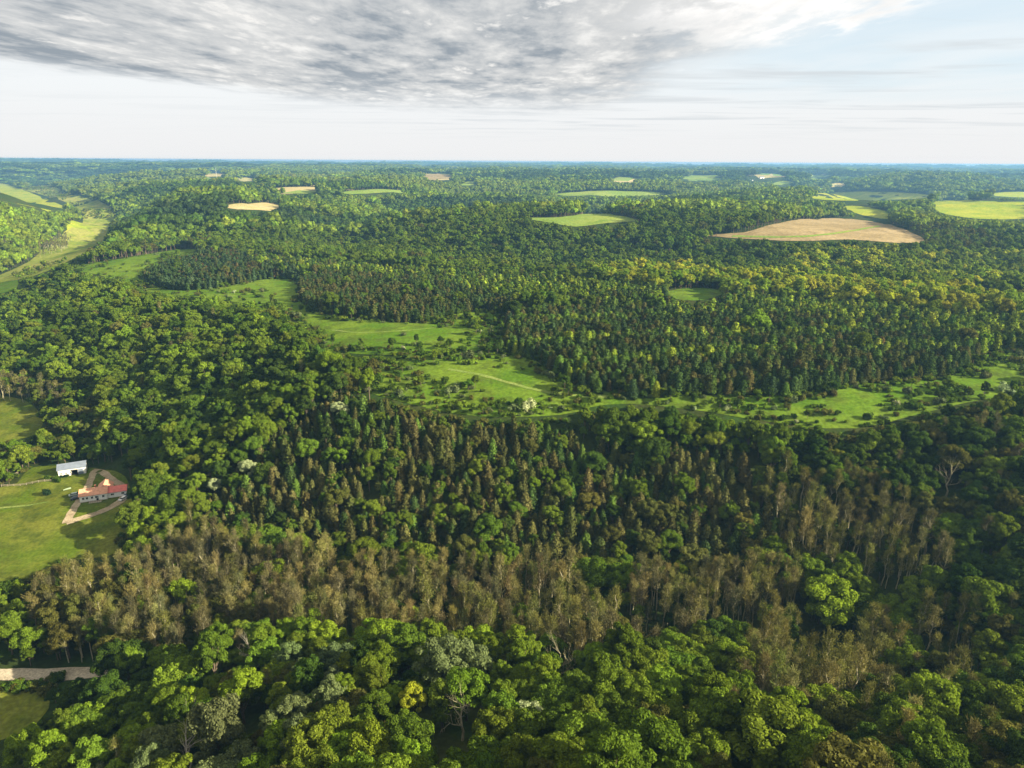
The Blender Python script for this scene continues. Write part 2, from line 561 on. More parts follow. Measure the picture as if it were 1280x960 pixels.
M_GRAVEL = ground_mat('gravel', [(0.33, 0.265, 0.175), (0.39, 0.32, 0.22), (0.27, 0.21, 0.14)], (0.08, 0.3, 1.5))
M_ROAD = ground_mat('road_gravel', [(0.40, 0.345, 0.265), (0.46, 0.40, 0.31), (0.34, 0.29, 0.22)], (0.08, 0.3, 1.5))
M_TRACK = ground_mat('mown_track', [(0.16, 0.22, 0.05), (0.21, 0.25, 0.08), (0.13, 0.19, 0.04)], (0.05, 0.2, 0.9))

# ------------------------------------------------------------------ ground sheet
def farmland(x, y):
    """far upland fields: 1 where a field lies, and its crop 0..1"""
    a = 0.5 + 0.25 * np.floor(fbm(x, y, 2500, 1, 77) * 4)
    xr, yr = x * np.cos(a) + y * np.sin(a), -x * np.sin(a) + y * np.cos(a)
    cx, cy = np.floor(xr / 270), np.floor(yr / 150)
    h_ = _hash(cx, cy, 5)
    d_ = np.minimum(np.abs(xr / 270 - cx - 0.5), np.abs(yr / 150 - cy - 0.5) * 0.9)
    r_ = np.hypot(x, y)
    up = sstep(74, 82, height(x, y))
    lim = 0.17 + 0.14 * sstep(2500, 6000, r_)
    return (h_ < lim) * up * sstep(1500, 1700, r_) * (d_ < 0.46), (_hash(cx, cy, 9) < 0.35) * 1.0


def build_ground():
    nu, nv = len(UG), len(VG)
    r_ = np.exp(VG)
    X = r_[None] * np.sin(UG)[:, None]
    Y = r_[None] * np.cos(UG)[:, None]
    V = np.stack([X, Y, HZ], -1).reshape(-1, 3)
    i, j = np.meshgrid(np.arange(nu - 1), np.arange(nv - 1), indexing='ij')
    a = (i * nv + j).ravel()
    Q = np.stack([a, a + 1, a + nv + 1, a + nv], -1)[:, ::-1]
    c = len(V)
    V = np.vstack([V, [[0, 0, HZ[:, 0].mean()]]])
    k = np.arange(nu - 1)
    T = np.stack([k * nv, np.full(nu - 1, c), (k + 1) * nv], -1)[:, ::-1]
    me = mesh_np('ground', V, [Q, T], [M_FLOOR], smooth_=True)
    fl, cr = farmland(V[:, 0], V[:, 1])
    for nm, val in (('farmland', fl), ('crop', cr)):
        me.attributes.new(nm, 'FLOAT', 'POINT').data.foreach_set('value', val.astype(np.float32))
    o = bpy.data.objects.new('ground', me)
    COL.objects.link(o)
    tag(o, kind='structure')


build_ground()


def draped(name, poly, mat, step, lift, kind='structure', **kw):
    """a sheet lying on the ground inside a plan outline"""
    P = np.asarray(poly, float)
    x0, y0 = P.min(0)
    x1, y1 = P.max(0)
    gx, gy = np.meshgrid(np.arange(x0, x1, step), np.arange(y0, y1, step), indexing='ij')
    gx, gy = gx.ravel(), gy.ravel()
    k = inside(P, gx, gy)
    gx, gy = gx[k], gy[k]
    k = edge_dist(P, gx, gy) > step * 0.4
    # boundary, split fine
    B = []
    for a, b in zip(P, np.roll(P, -1, 0)):
        m = max(1, int(np.hypot(*(b - a)) / step))
        B += [a + (b - a) * t / m for t in range(m)]
    B = np.array(B)
    pts = [Vector(p) for p in B] + [Vector(p) for p in np.stack([gx[k], gy[k]], -1)]
    vs, es, fs, *_ = delaunay_2d_cdt(pts, [], [list(range(len(B)))], 1, 1e-4)
    V = np.array([(v.x, v.y) for v in vs])
    V = np.c_[V, height(V[:, 0], V[:, 1]) + lift]
    T = np.array([f for f in fs if len(f) == 3], np.int32)
    if len(T):
        n_ = (V[T[0, 1], 0] - V[T[0, 0], 0]) * (V[T[0, 2], 1] - V[T[0, 0], 1]) - (V[T[0, 1], 1] - V[T[0, 0], 1]) * (V[T[0, 2], 0] - V[T[0, 0], 0])
        if n_ < 0:
            T = T[:, ::-1]
    o = bpy.data.objects.new(name, mesh_np(name, V, T, [mat], smooth_=True))
    COL.objects.link(o)
    return tag(o, kind=kind, **kw)


def ribbon(name, line, width, mat, lift, step=3.0):
    """a strip of given width along a plan line"""
    P = [np.array(line[0])]
    for a, b in zip(line[:-1], line[1:]):
        m = max(1, int(np.hypot(*(np.array(b) - a)) / step))
        P += [np.array(a) + (np.array(b) - a) * t / m for t in range(1, m + 1)]
    P = np.array(P)
    T = np.gradient(P, axis=0)
    T /= np.linalg.norm(T, axis=1)[:, None] + 1e-9
    N = np.stack([-T[:, 1], T[:, 0]], -1)
    wv = width * (0.5 + 0.04 * np.sin(np.arange(len(P)) * 1.3) + 0.03 * np.sin(np.arange(len(P)) * 0.37))
    rows = [P + N * (wv * s_)[:, None] for s_ in (-1, -0.34, 0.34, 1)]
    V = np.concatenate(rows)
    V = np.c_[V, height(V[:, 0], V[:, 1]) + lift]
    n = len(P)
    i = np.arange(n - 1)
    Q = np.concatenate([np.stack([k * n + i, k * n + i + 1, (k + 1) * n + i + 1, (k + 1) * n + i], -1)[:, ::-1] for k in range(3)])
    o = bpy.data.objects.new(name, mesh_np(name, V, Q, [mat], smooth_=True))
    COL.objects.link(o)
    return tag(o, kind='structure')


def line_at(pts, n=5):
    return [at(a, b) for a, b in smooth(pts, False, n)]


# ---- land without trees
MEADOW = [(90, 336), (150, 324), (215, 313), (250, 313), (205, 324), (178, 338), (190, 356), (230, 364), (290, 357), (335, 349), (372, 352),
          (372, 374), (405, 393), (470, 401), (525, 404), (560, 394), (605, 389), (634, 398), (628, 422), (612, 438), (660, 446), (700, 472),
          (760, 490), (880, 494), (1000, 494), (1080, 479), (1190, 470), (1238, 440), (1330, 446), (1330, 478), (1190, 508), (1070, 536), (960, 528),
          (860, 512), (760, 506), (700, 520), (610, 522), (540, 512), (450, 486), (470, 462), (500, 446), (420, 440), (385, 412), (345, 388), (270, 374), (190, 366), (150, 350)]
PASTURE = [(-160, 560), (-160, 590), (0, 610), (40, 585), (100, 584), (150, 592), (163, 612), (166, 640), (150, 690), (90, 702), (45, 722), (0, 728), (-160, 760), (-250, 700)]
FIELDS = {
    'ploughed_field': (M_SOIL, [(877, 294), (930, 291), (965, 281), (1010, 274), (1065, 274), (1120, 284), (1158, 302), (1120, 304), (1060, 300), (1000, 302), (930, 299)]),
    'hay_field': (M_HAY, [(655, 273), (700, 272), (745, 267), (800, 276), (760, 279), (720, 284), (690, 279)]),
    'yellow_field': (M_YELLOW, [(1168, 252), (1215, 251), (1300, 256), (1300, 272), (1225, 274), (1172, 265)]),
    'narrow_field': (M_YELLOW, [(1053, 259), (1075, 258), (1113, 266), (1110, 274), (1078, 269)]),
    'valley_field': (M_YELLOW, [(88, 277), (142, 275), (136, 286), (112, 299), (80, 300), (84, 288)]),  # brighter yellow stands for sun on the valley field
    'stubble_field': (M_STUBBLE, [(274, 259), (288, 256), (322, 254), (354, 255), (350, 260), (338, 264), (296, 262)]),
    'far_field': (M_SOIL, [(528, 221), (548, 217), (570, 222), (540, 225)]),
    'far_ridge_field': (M_STUBBLE, [(290, 224), (310, 222), (328, 225), (305, 227)]),
    
    'pale_field': (M_STUBBLE, [(930, 219), (965, 217), (985, 221), (950, 224)]),
    'roadside_field': (M_PASTURE, [(-120, 868), (40, 866), (62, 880), (50, 900), (20, 920), (-120, 950)]),
    'valley_pasture': (M_PASTURE, [(-120, 490), (10, 496), (48, 514), (50, 538), (10, 552), (-120, 556)]),
    'shaded_meadow': (M_MEADOW, [(-80, 348), (0, 346), (22, 350), (10, 366), (-80, 380)]),
    'strip_field': (M_HAY, [(690, 243), (735, 239), (835, 241), (825, 243.5), (720, 245)]),
    'long_field': (M_YELLOW, [(1010, 247), (1060, 240), (1130, 241), (1168, 246), (1120, 250), (1050, 251)]),
    'sunlit_wood_strip': (M_HAY, [(420, 242), (445, 238), (515, 239), (500, 241.5), (440, 243)]),  # pale sheet standing for sunlit yellow green forest
    'small_field': (M_HAY, [(961, 231), (975, 227), (994, 228), (985, 232)]),
    'distant_field': (M_HAY, [(1010, 221), (1022, 217), (1042, 219), (1030, 222)]),
    'ridge_field': (M_STUBBLE, [(1036, 233), (1045, 229), (1060, 230), (1052, 234)]),
    'edge_field': (M_YELLOW, [(1236, 245), (1255, 240), (1300, 242), (1300, 247)]),
    'crest_field': (M_STUBBLE, [(256, 221), (266, 216), (284, 217), (276, 221)]),
    'brow_field': (M_HAY, [(762, 226), (775, 221), (795, 223), (785, 227)]),
    'back_field': (M_HAY, [(850, 224), (865, 219), (905, 220), (890, 224)]),
    'glade': (M_HAY, [(574, 232), (585, 227), (600, 228), (592, 232)]),
    'left_field': (M_HAY, [(345, 242), (372, 238), (402, 239), (385, 242)]),
    'hillside_pasture': (M_YELLOW, [(-40, 224), (0, 228), (30, 238), (60, 250), (84, 261), (64, 264), (34, 258), (0, 252), (-40, 250)]),  # grass coloured yellow to carry the low sun on it
    'hilltop_glade': (M_MEADOW, [(836, 364), (880, 360), (905, 366), (880, 375), (845, 374)]),
}
VALLEY = [(28, 236), (62, 233), (90, 243), (125, 252), (143, 264), (146, 274), (138, 290), (124, 304), (95, 322), (40, 346), (-20, 354), (35, 328), (66, 300), (104, 272), (84, 254), (50, 243)]
P_VALLEY = plan(VALLEY, 0, 3)
P_MEADOW = plan(MEADOW, 0, 3)
P_PASTURE = plan(PASTURE, 0, 3)
P_FIELDS = {k: plan(v[1], 0, 1 if k == 'stubble_field' or (min(q_[1] for q_ in v[1]) < 240 and v[1][0][0] > 150) else 3) for k, v in FIELDS.items()}
draped('meadow', P_MEADOW, M_MEADOW, 5.0, 0.15)
draped('pasture', P_PASTURE, M_PASTURE, 4.0, 0.12)
draped('valley_floor', P_VALLEY, M_VALLEY, 40.0, 0.3)
for k, (mat, _) in FIELDS.items():
    P = P_FIELDS[k]
    span = max(np.ptp(P[:, 0]), np.ptp(P[:, 1]))
    draped(k, P, mat, max(4.0, span / 45), 0.15 if span < 400 else 0.5)

# ---- tracks
ribbon('gravel_road', [at(a, b) for a, b in ((-160, 838), (-60, 842), (0, 844), (60, 844.5), (112, 842), (150, 836), (190, 830))], 5.8, M_ROAD, 0.2)
ribbon('meadow_path', line_at([(415, 413), (450, 416), (500, 414), (545, 410)]), 1.8, M_TRACK, 0.24)
ribbon('hillside_path', line_at([(560, 462), (600, 469), (640, 480), (690, 492), (760, 497)]), 2.4, M_TRACK, 0.24)
ribbon('valley_road', line_at([(112, 296), (122, 300), (126, 306), (136, 309)]), 8.0, M_GRAVEL, 0.4, 10)
ribbon('ridge_road', line_at([(1205, 372), (1240, 376), (1290, 378)]), 5.0, M_GRAVEL, 0.3, 5)
ribbon('field_strip', line_at([(915, 296), (985, 297), (1030, 294), (1065, 289), (1100, 283)]), 7.0, M_HAY, 0.7, 6)

# ------------------------------------------------------------------ trees: shapes
def unit(v):
    return v / (np.linalg.norm(v, axis=-1, keepdims=True) + 1e-9)


def leaf_quads(C, N, size, rng, aspect=1.0, jit=0.7):
    n = unit(N + rng.normal(0, jit, C.shape))
    t = unit(np.cross(n, rng.normal(0, 1, C.shape)))
    b = np.cross(n, t)
    s_ = (size * rng.uniform(0.65, 1.35, len(C)))[:, None]
    t, b = t * s_ * 0.5, b * s_ * 0.5 * aspect
    V = np.stack([C - t - b * 0.6, C + t * 0.25 - b, C + t + b * 0.5, C - t * 0.35 + b], 1).reshape(-1, 3)
    return V, np.arange(len(V), dtype=np.int32).reshape(-1, 4)


ICO_V = None


def ico(center, rad, rng, jitter=0.18):
    t = (1 + 5 ** 0.5) / 2
    v = unit(np.array([(-1, t, 0), (1, t, 0), (-1, -t, 0), (1, -t, 0), (0, -1, t), (0, 1, t), (0, -1, -t), (0, 1, -t), (t, 0, -1), (t, 0, 1), (-t, 0, -1), (-t, 0, 1)], float))
    f = np.array([(0, 11, 5), (0, 5, 1), (0, 1, 7), (0, 7, 10), (0, 10, 11), (1, 5, 9), (5, 11, 4), (11, 10, 2), (10, 7, 6), (7, 1, 8), (3, 9, 4), (3, 4, 2), (3, 2, 6), (3, 6, 8), (3, 8, 9), (4, 9, 5), (2, 4, 11), (6, 2, 10), (8, 6, 7), (9, 8, 1)], np.int32)
    return center + v * rad * (1 + rng.uniform(-jitter, jitter, (12, 1))), f


def merge(parts):
    """[(V, F)] -> V, [quads, tris]"""
    Vs, Q, T, o = [], [], [], 0
    for V, Fc in parts:
        Fc = np.asarray(Fc, np.int32)
        Vs.append(np.asarray(V, float))
        if len(Fc):
            (Q if Fc.shape[1] == 4 else T).append(Fc + o)
        o += len(V)
    out = [np.concatenate(k) for k in (Q, T) if k]
    return np.concatenate(Vs), out


def limb_tubes(segs, n=5):
    """segs: (a, b, ra, rb)"""
    parts = []
    k = np.arange(n)
    an = 2 * np.pi * k / n
    for a, b, ra, rb in segs:
        a, b = np.asarray(a, float), np.asarray(b, float)
        d = unit(b - a)
        u = unit(np.cross(d, (0.3, 0.9, 0.1) if abs(d[2]) > 0.8 else (0, 0, 1)))
        w_ = np.cross(d, u)
        ring = np.cos(an)[:, None] * u + np.sin(an)[:, None] * w_
        parts.append((np.concatenate([a + ring * ra, b + ring * rb]), np.stack([k, (k + 1) % n, n + (k + 1) % n, n + k], -1)))
    return merge(parts)


def grow(base, dirv, length, rad, depth, rng, spread=0.6, up=0.25, segs=None, tips=None, kids=3, n=5):
    """branching skeleton"""
    segs = [] if segs is None else segs
    tips = [] if tips is None else tips
    p, d = np.asarray(base, float), unit(np.asarray(dirv, float))
    r_ = rad
    steps = 3 if depth > 0 else 2
    for q in range(steps):
        nd = unit(d + rng.normal(0, 0.10, 3) + np.array([0, 0, up * 0.25]))
        e = p + nd * length / steps
        r1 = r_ * 0.78
        segs.append((p, e, r_, r1))
        p, d, r_ = e, nd, r1
        if depth > 0 and q < steps - 1:
            sd = unit(d + spread * rng.normal(0, 1, 3) + np.array([0, 0, up]))
            grow(p, sd, length * rng.uniform(0.45, 0.65), r_ * 0.6, depth - 1, rng, spread, up, segs, tips, kids, n)
    if depth > 0:
        for q in range(kids):
            sd = unit(d + spread * rng.normal(0, 1, 3) + np.array([0, 0, up]))
            grow(p, sd, length * rng.uniform(0.5, 0.7), r_ * 0.72, depth - 1, rng, spread, up, segs, tips, kids, n)
    else:
        tips.append((p, d))
    return segs, tips


def broadleaf(seed, leaves, size, form='round', core=True, nb=26):
    rng = np.random.default_rng(seed)
    rx, rz, cz = {'round': (4.3, 4.4, 8.6), 'tall': (3.3, 5.6, 9.4), 'spread': (5.2, 3.8, 7.8), 'open': (4.4, 4.8, 8.8), 'willow': (4.9, 5.0, 8.2)}[form]
    ry = rx * rng.uniform(0.85, 1.1)
    # lumps of foliage around an uneven crown
    D = unit(rng.normal(0, 1, (nb, 3)))
    D[:, 2] = np.where(D[:, 2] < -0.45, -D[:, 2], D[:, 2])
    lean = rng.normal(0, 0.5, 2)
    rad = rng.uniform(0.62, 0.98, nb)
    big = fbm(D[:, 0] * 2 + seed, D[:, 1] * 2 + D[:, 2], 1.2, 2, seed)
    rad *= 0.72 + 0.55 * big
    C = D * rad[:, None] * np.array([rx, ry, rz]) + np.array([0, 0, cz])
    C[:, :2] += lean * ((C[:, 2:3] - 4) / 8)
    br = rng.uniform(0.20, 0.36, nb) * (1.0 if nb > 40 else 1.12) * rx * (1.12 - 0.25 * np.abs(D[:, 2]))
    if form == 'open':
        br *= 0.82
    C = np.vstack([C, [[lean[0] * .4, lean[1] * .4, cz]]])
    br = np.r_[br, rx * 0.5]
    w = br ** 2
    k = rng.choice(len(C), leaves, p=w / w.sum())
    dv = unit(rng.normal(0, 1, (leaves, 3)) + np.array([0, 0, 0.25]) + 0.35 * unit(C[k] - np.array([0, 0, cz - 1.5])))
    sq = np.array([1, 1, 0.8])
    P = C[k] + dv * sq * (br[k] * rng.uniform(0.72, 1.10, leaves))[:, None]
    # drop leaves buried in other lumps
    d2 = np.linalg.norm((P[:, None] - C[None]) / sq, axis=2) / br[None]
    keep = (d2 < 0.74).sum(1) == 0
    P, dv = P[keep], dv[keep]
    if form == 'willow':
        V, Q = leaf_quads(P, dv * 0.8 + np.array([0, 0, 0.1]), size, rng, 1.5, 0.5)
    else:
        V, Q = leaf_quads(P, dv, size, rng, 0.85, 0.62)
    parts = [(V, Q)]
    if core:
        for c, b in zip(C, br):
            parts.append(ico(c, b * 0.74 * sq, rng))
    crown = merge(parts)
    segs = [((0, 0, -0.8), (lean[0] * .15, lean[1] * .15, 2.8), 0.34, 0.27), ((lean[0] * .15, lean[1] * .15, 2.8), (lean[0] * .4, lean[1] * .4, cz), 0.27, 0.14)]
    for c in C[rng.choice(nb, 7, replace=False)]:
        h0 = rng.uniform(2.6, cz - 1.2)
        segs.append((np.array([lean[0] * .2, lean[1] * .2, h0]), c, 0.12, 0.04))
    return crown, limb_tubes(segs, 6 if core else 4)


def far_clump(seed, n_lump, leaves, size):
    """whole crown or small group seen from very far"""
    rng = np.random.default_rng(seed)
    C = np.c_[rng.normal(0, 2.2, (n_lump, 2)), rng.uniform(6.0, 10.5, n_lump)]
    br = rng.uniform(1.7, 3.0, n_lump)
    parts = [ico(c, b, rng, 0.25) for c, b in zip(C, br)]
    k = rng.choice(n_lump, leaves)
    dv = unit(rng.normal(0, 1, (leaves, 3)) + np.array([0, 0, 0.4]))
    parts.append(leaf_quads(C[k] + dv * (br[k] * 1.05)[:, None], dv, size, rng, 0.9, 0.5))
    return merge(parts), limb_tubes([((0, 0, -1), (0, 0, 7), 0.35, 0.2)], 3)


def conifer(seed, leaves, size, width, hgt, base=1.0, shape=0.75, core=True, whorls=11):
    rng = np.random.default_rng(seed)
    t = rng.uniform(0, 1, leaves) ** 1.35                    # 0 at the foot
    w = np.floor(t * whorls) / whorls + rng.uniform(0, 0.55, leaves) / whorls
    nbr = 7
    br = rng.integers(0, nbr, leaves)
    ph = rng.uniform(0, 6.28, whorls + 1)[np.floor(w * whorls).astype(int)]
    an = ph + br * 2 * np.pi / nbr + rng.normal(0, 0.22, leaves)
    prof = width * 0.5 * np.clip(1 - w, 0.03, 1) ** shape * (0.82 + 0.36 * _hash(np.floor(w * whorls), br, seed))
    prof *= np.clip(0.62 + w * 3.0, 0, 1)
    f = rng.uniform(0.35, 1.0, leaves) ** 0.6
    z = base + (hgt - base) * w + (0.25 - 0.5 * f) * hgt * 0.05
    P = np.stack([np.cos(an) * prof * f, np.sin(an) * prof * f, z], -1)
    out = np.stack([np.cos(an), np.sin(an), np.full(leaves, 0.55)], -1)
    V, Q = leaf_quads(P, out, size, rng, 0.7, 0.5)
    parts = [(V, Q)]
    m = 24
    top = (np.array([[0, 0, hgt * 1.02]]) + rng.normal(0, 0.05, (m, 3)) - np.array([0, 0, 1]) * rng.uniform(0, hgt * 0.1, (m, 1)))
    parts.append(leaf_quads(top, np.tile([0.5, 0.5, 0.6], (m, 1)), size * 0.6, rng, 0.6, 0.7))
    if core:
        for a_, b_ in ((0.04, 0.42), (0.3, 0.7), (0.58, 0.97)):
            n = 7
            k = np.arange(n)
            r0 = width * 0.5 * (1 - a_) ** shape * 0.62
            ring = np.stack([np.cos(k * 2 * np.pi / n) * r0, np.sin(k * 2 * np.pi / n) * r0, np.full(n, base + (hgt - base) * a_)], -1)
            ring *= np.array([1, 1, 1]) * (1 + rng.uniform(-.1, .1, (n, 1)) * np.array([1, 1, 0]))
            V2 = np.vstack([ring, [[0, 0, base + (hgt - base) * b_]]])
            parts.append((V2, np.stack([k, (k + 1) % n, np.full(n, n)], -1)))
    return merge(parts), limb_tubes([((0, 0, -0.8), (0, 0, hgt * 0.5), 0.2, 0.12), ((0, 0, hgt * 0.5), (0, 0, hgt * 0.97), 0.12, 0.03)], 6 if core else 4)


def budding(seed, twigs, buds, hgt=17.0, width=6.0, detail=2):
    """tall tree just coming into leaf: the wood shows through"""
    rng = np.random.default_rng(seed)
    segs, tips = [], []
    p = np.array([0, 0, -0.8])
    r_ = 0.27
    zt = [hgt * q for q in (0.28, 0.48, 0.61, 0.74, 0.86, 0.96)]
    for q, z in enumerate(zt):
        e = np.array([rng.normal(0, 0.22), rng.normal(0, 0.22), z])
        segs.append((p, e, r_, r_ * 0.82))
        r_ *= 0.82
        p = e
        if q >= 1:
            for _ in range(3 if q < 5 else 4):
                an = rng.uniform(0, 6.28)
                ln = width * 0.5 * (1.15 - 0.13 * q) * rng.uniform(0.75, 1.2)
                grow(p, (math.cos(an), math.sin(an), rng.uniform(0.6, 1.5)), ln, r_ * 0.5, 1 if detail > 1 else 0, rng, 0.45, 0.5, segs, tips, 2)
    T = np.array([t for t, d in tips])
    D = np.array([d for t, d in tips])
    k = rng.choice(len(T), twigs)
    dv = unit(D[k] + rng.normal(0, 0.55, (twigs, 3)) + np.array([0, 0, 0.35]))
    ln = rng.uniform(0.6, 1.5, twigs)[:, None]
    A = T[k] + rng.normal(0, 0.45, (twigs, 3)) - D[k] * rng.uniform(0, 1.2, (twigs, 1))
    side = unit(np.cross(dv, rng.normal(0, 1, dv.shape))) * (0.05 if detail > 1 else 0.085)
    V = np.stack([A - side, A + side, A + dv * ln + side * 0.5, A + dv * ln - side * 0.5], 1).reshape(-1, 3)
    parts = [(V, np.arange(len(V), dtype=np.int32).reshape(-1, 4))]
    k = rng.choice(len(T), buds)
    P = T[k] + rng.normal(0, 0.62, (buds, 3))
    parts.append(leaf_quads(P, rng.normal(0, 1, (buds, 3)) + np.array([0, 0, .6]), 0.24 if detail > 1 else 0.55, rng, 0.9, 0.6))
    return merge(parts), limb_tubes(segs, 4 if detail > 1 else 3)


def shrub(seed, leaves, size):
    rng = np.random.default_rng(seed)
    nb = 9
    C = np.c_[rng.normal(0, 0.75, (nb, 2)), rng.uniform(0.6, 1.7, nb)]
    br = rng.uniform(0.6, 1.0, nb)
    k = rng.choice(nb, leaves)
    dv = unit(rng.normal(0, 1, (leaves, 3)) + np.array([0, 0, 0.4]))
    parts = [leaf_quads(C[k] + dv * (br[k] * rng.uniform(0.8, 1.1, leaves))[:, None], dv, size, rng, 0.85, 0.6)]
    parts += [ico(c, b * 0.72, rng) for c, b in zip(C, br)]
    segs = [((0, 0, -0.4), c, 0.06, 0.03) for c in C[:5]]
    return merge(parts), limb_tubes(segs, 4)


def dead(seed, hgt=15.0, limbs=9):
    rng = np.random.default_rng(seed)
    segs, tips = [], []
    p, r_ = np.array([0, 0, -0.8]), 0.42
    for q in range(5):
        e = np.array([rng.normal(0, 0.35), rng.normal(0, 0.35), hgt * (0.2 + 0.17 * q)])
        segs.append((p, e, r_, r_ * 0.78))
        p, r_ = e, r_ * 0.78
        if q >= 1:
            for _ in range(2):
                an = rng.uniform(0, 6.28)
                grow(p, (math.cos(an), math.sin(an), rng.uniform(0.5, 1.3)), hgt * rng.uniform(0.25, 0.4), r_ * 0.6, 2, rng, 0.5, 0.35, segs, tips, 2)
    return limb_tubes(segs, 5)


# ------------------------------------------------------------------ tree stock
STOCK = {}       # kind -> lod -> list of (crown mesh, trunk mesh, joined mesh)
MATS = {'broadleaf': (M_LEAF, M_BARK), 'pine': (M_NEEDLE, M_BARK), 'cedar': (M_NEEDLE, M_BARK), 'budding': (M_TWIG, M_PALEBARK), 'shrub': (M_LEAF, M_BARK)}


def stock(kind, lod, shape, joined_only=False):
    (cv, cf), (tv, tf) = shape
    lm, bm = MATS[kind]
    cm = tm = None
    if not joined_only:
        cm = mesh_np('crown', cv, cf, [lm])
        tm = mesh_np('trunk', tv, tf, [bm], smooth_=True)
    off = [f + len(cv) for f in tf]
    jm = mesh_np(kind + '_form', np.vstack([cv, tv]), list(cf) + off, [lm, bm],
                 np.r_[np.zeros(sum(len(f) for f in cf)), np.ones(sum(len(f) for f in tf))])
    STOCK.setdefault(kind, {}).setdefault(lod, []).append((cm, tm, jm))


FORMS = ['round', 'tall', 'spread', 'round', 'open', 'tall', 'willow', 'open']
for q, fm in enumerate(FORMS):
    stock('broadleaf', 0, broadleaf(100 + q, 12000, 0.37, fm, True, 44 if fm != 'open' else 48))
for q, fm in enumerate(FORMS):
    stock('broadleaf', 1, broadleaf(130 + q, 3600, 0.58, fm, True, 34), True)
for q, fm in enumerate(FORMS[:6]):
    stock('broadleaf', 2, broadleaf(150 + q, 1100, 0.92, fm, True, 18), True)
for q in range(5):
    stock('broadleaf', 3, far_clump(160 + q, 7, 150, 1.7), True)
for q in range(6):
    stock('cedar', 0, conifer(200 + q, 1300, 0.48, 4.6 + 0.5 * (q % 3), 7.6 + 1.2 * (q % 3), 0.5, 0.48 + 0.14 * (q % 2), True, 8))
for q in range(6):
    stock('pine', 0, conifer(220 + q, 1300, 0.62, 6.0 + 0.6 * (q % 3), 9.4 + 0.9 * (q % 3), 1.0, 0.42, True, 9))
for q in range(4):
    stock('pine', 1, conifer(240 + q, 420, 0.95, 6.2, 9.4 + 0.7 * (q % 3), 1.0, 0.42, True, 8), True)
for q in range(7):
    stock('budding', 0, budding(260 + q, 620, 330, 17 + (q % 3), 3.1 + 0.45 * (q % 4)))
for q in range(4):
    stock('budding', 1, budding(280 + q, 260, 190, 16, 6.0, 1), True)
for q in range(5):
    stock('shrub', 0, shrub(300 + q, 420, 0.42))

# ------------------------------------------------------------------ where the kinds grow
TONES = {'lime green': (0.145, 0.210, 0.016), 'yellow green': (0.110, 0.150, 0.016), 'mid green': (0.078, 0.125, 0.013), 'fresh green': (0.108, 0.162, 0.015),
         'deep green': (0.046, 0.080, 0.012), 'silvery green': (0.112, 0.145, 0.058), 'olive': (0.085, 0.090, 0.022), 'golden': (0.27, 0.30, 0.024),
         'olive brown': (0.074, 0.073, 0.024), 'dark olive': (0.055, 0.062, 0.018), 'dark green': (0.036, 0.060, 0.016), 'bluish green': (0.036, 0.060, 0.025),
         'russet': (0.078, 0.058, 0.024), 'leaf green': (0.062, 0.105, 0.018), 'bright green': (0.165, 0.215, 0.022),
         'tan': (0.150, 0.136, 0.050), 'grey brown': (0.092, 0.087, 0.040), 'khaki': (0.120, 0.122, 0.034), 'white flowering': (0.30, 0.35, 0.19)}
Z = {}
Z['cedar'] = plan([(330, 560), (395, 505), (455, 492), (560, 524), (700, 524), (770, 560), (900, 560), (965, 600), (985, 680), (900, 705), (700, 704), (620, 698), (450, 700), (330, 668), (255, 660), (275, 605)], 6, 2)
Z['pine_nose'] = plan([(176, 352), (170, 338), (205, 322), (250, 312), (330, 318), (375, 340), (372, 354), (335, 352), (290, 360), (230, 366), (190, 358)], 5, 2)
Z['pine_mid'] = plan([(372, 378), (372, 352), (395, 345), (450, 342), (560, 355), (640, 375), (665, 388), (610, 391), (560, 396), (525, 406), (470, 403), (405, 395)], 5, 2)
Z['pine_main'] = plan([(614, 440), (628, 420), (636, 396), (690, 388), (760, 386), (900, 394), (1100, 408), (1222, 426), (1244, 445), (1190, 466), (1080, 477), (1000, 488), (880, 490), (790, 488), (700, 472), (660, 446)], 5, 2)
Z['pine_mixed'] = plan([(300, 316), (420, 328), (640, 345), (720, 350), (860, 362), (1000, 372), (1150, 388), (1320, 400), (1320, 444), (1244, 440), (1222, 426), (1100, 408), (900, 394), (760, 386), (640, 376), (560, 355), (450, 342), (370, 342)], 5, 2)
Z['yellow_band'] = plan([(730, 345), (800, 338), (900, 342), (1010, 346), (1110, 360), (1200, 366), (1320, 376), (1320, 404), (1150, 388), (1000, 372), (860, 362)], 6, 2)  # yellow green trees, strong sunlight mixed into their tones
Z['budding_band'] = plan([(40, 752), (95, 705), (200, 684), (222, 655), (300, 668), (400, 690), (470, 706), (620, 702), (700, 706), (720, 726), (830, 712), (930, 700), (1005, 700), (1000, 742), (905, 765), (830, 800), (720, 805), (600, 785), (400, 780), (290, 775), (230, 800), (150, 815), (90, 830), (45, 810)], 12, 2)
Z['budding_knoll'] = plan([(962, 592), (1060, 585), (1112, 600), (1170, 655), (1182, 705), (1110, 715), (1050, 690), (1000, 690), (972, 640)], 12, 2)
Z['budding_right'] = plan([(935, 770), (1010, 765), (1070, 768), (1128, 775), (1125, 830), (1060, 860), (1000, 880), (945, 840)], 12, 2)
Z['budding_far_right'] = plan([(1145, 770), (1215, 760), (1222, 860), (1150, 870)], 12, 2)
Z['budding_road'] = plan([(-60, 815), (40, 815), (75, 836), (20, 842), (-60, 840)], 4, 2)
Z['foreground'] = plan([(-80, 985), (0, 900), (70, 868), (135, 845), (200, 812), (250, 792), (330, 778), (480, 774), (560, 770), (640, 785), (720, 800), (830, 800), (900, 830), (1000, 895), (1040, 985)], 8, 2)
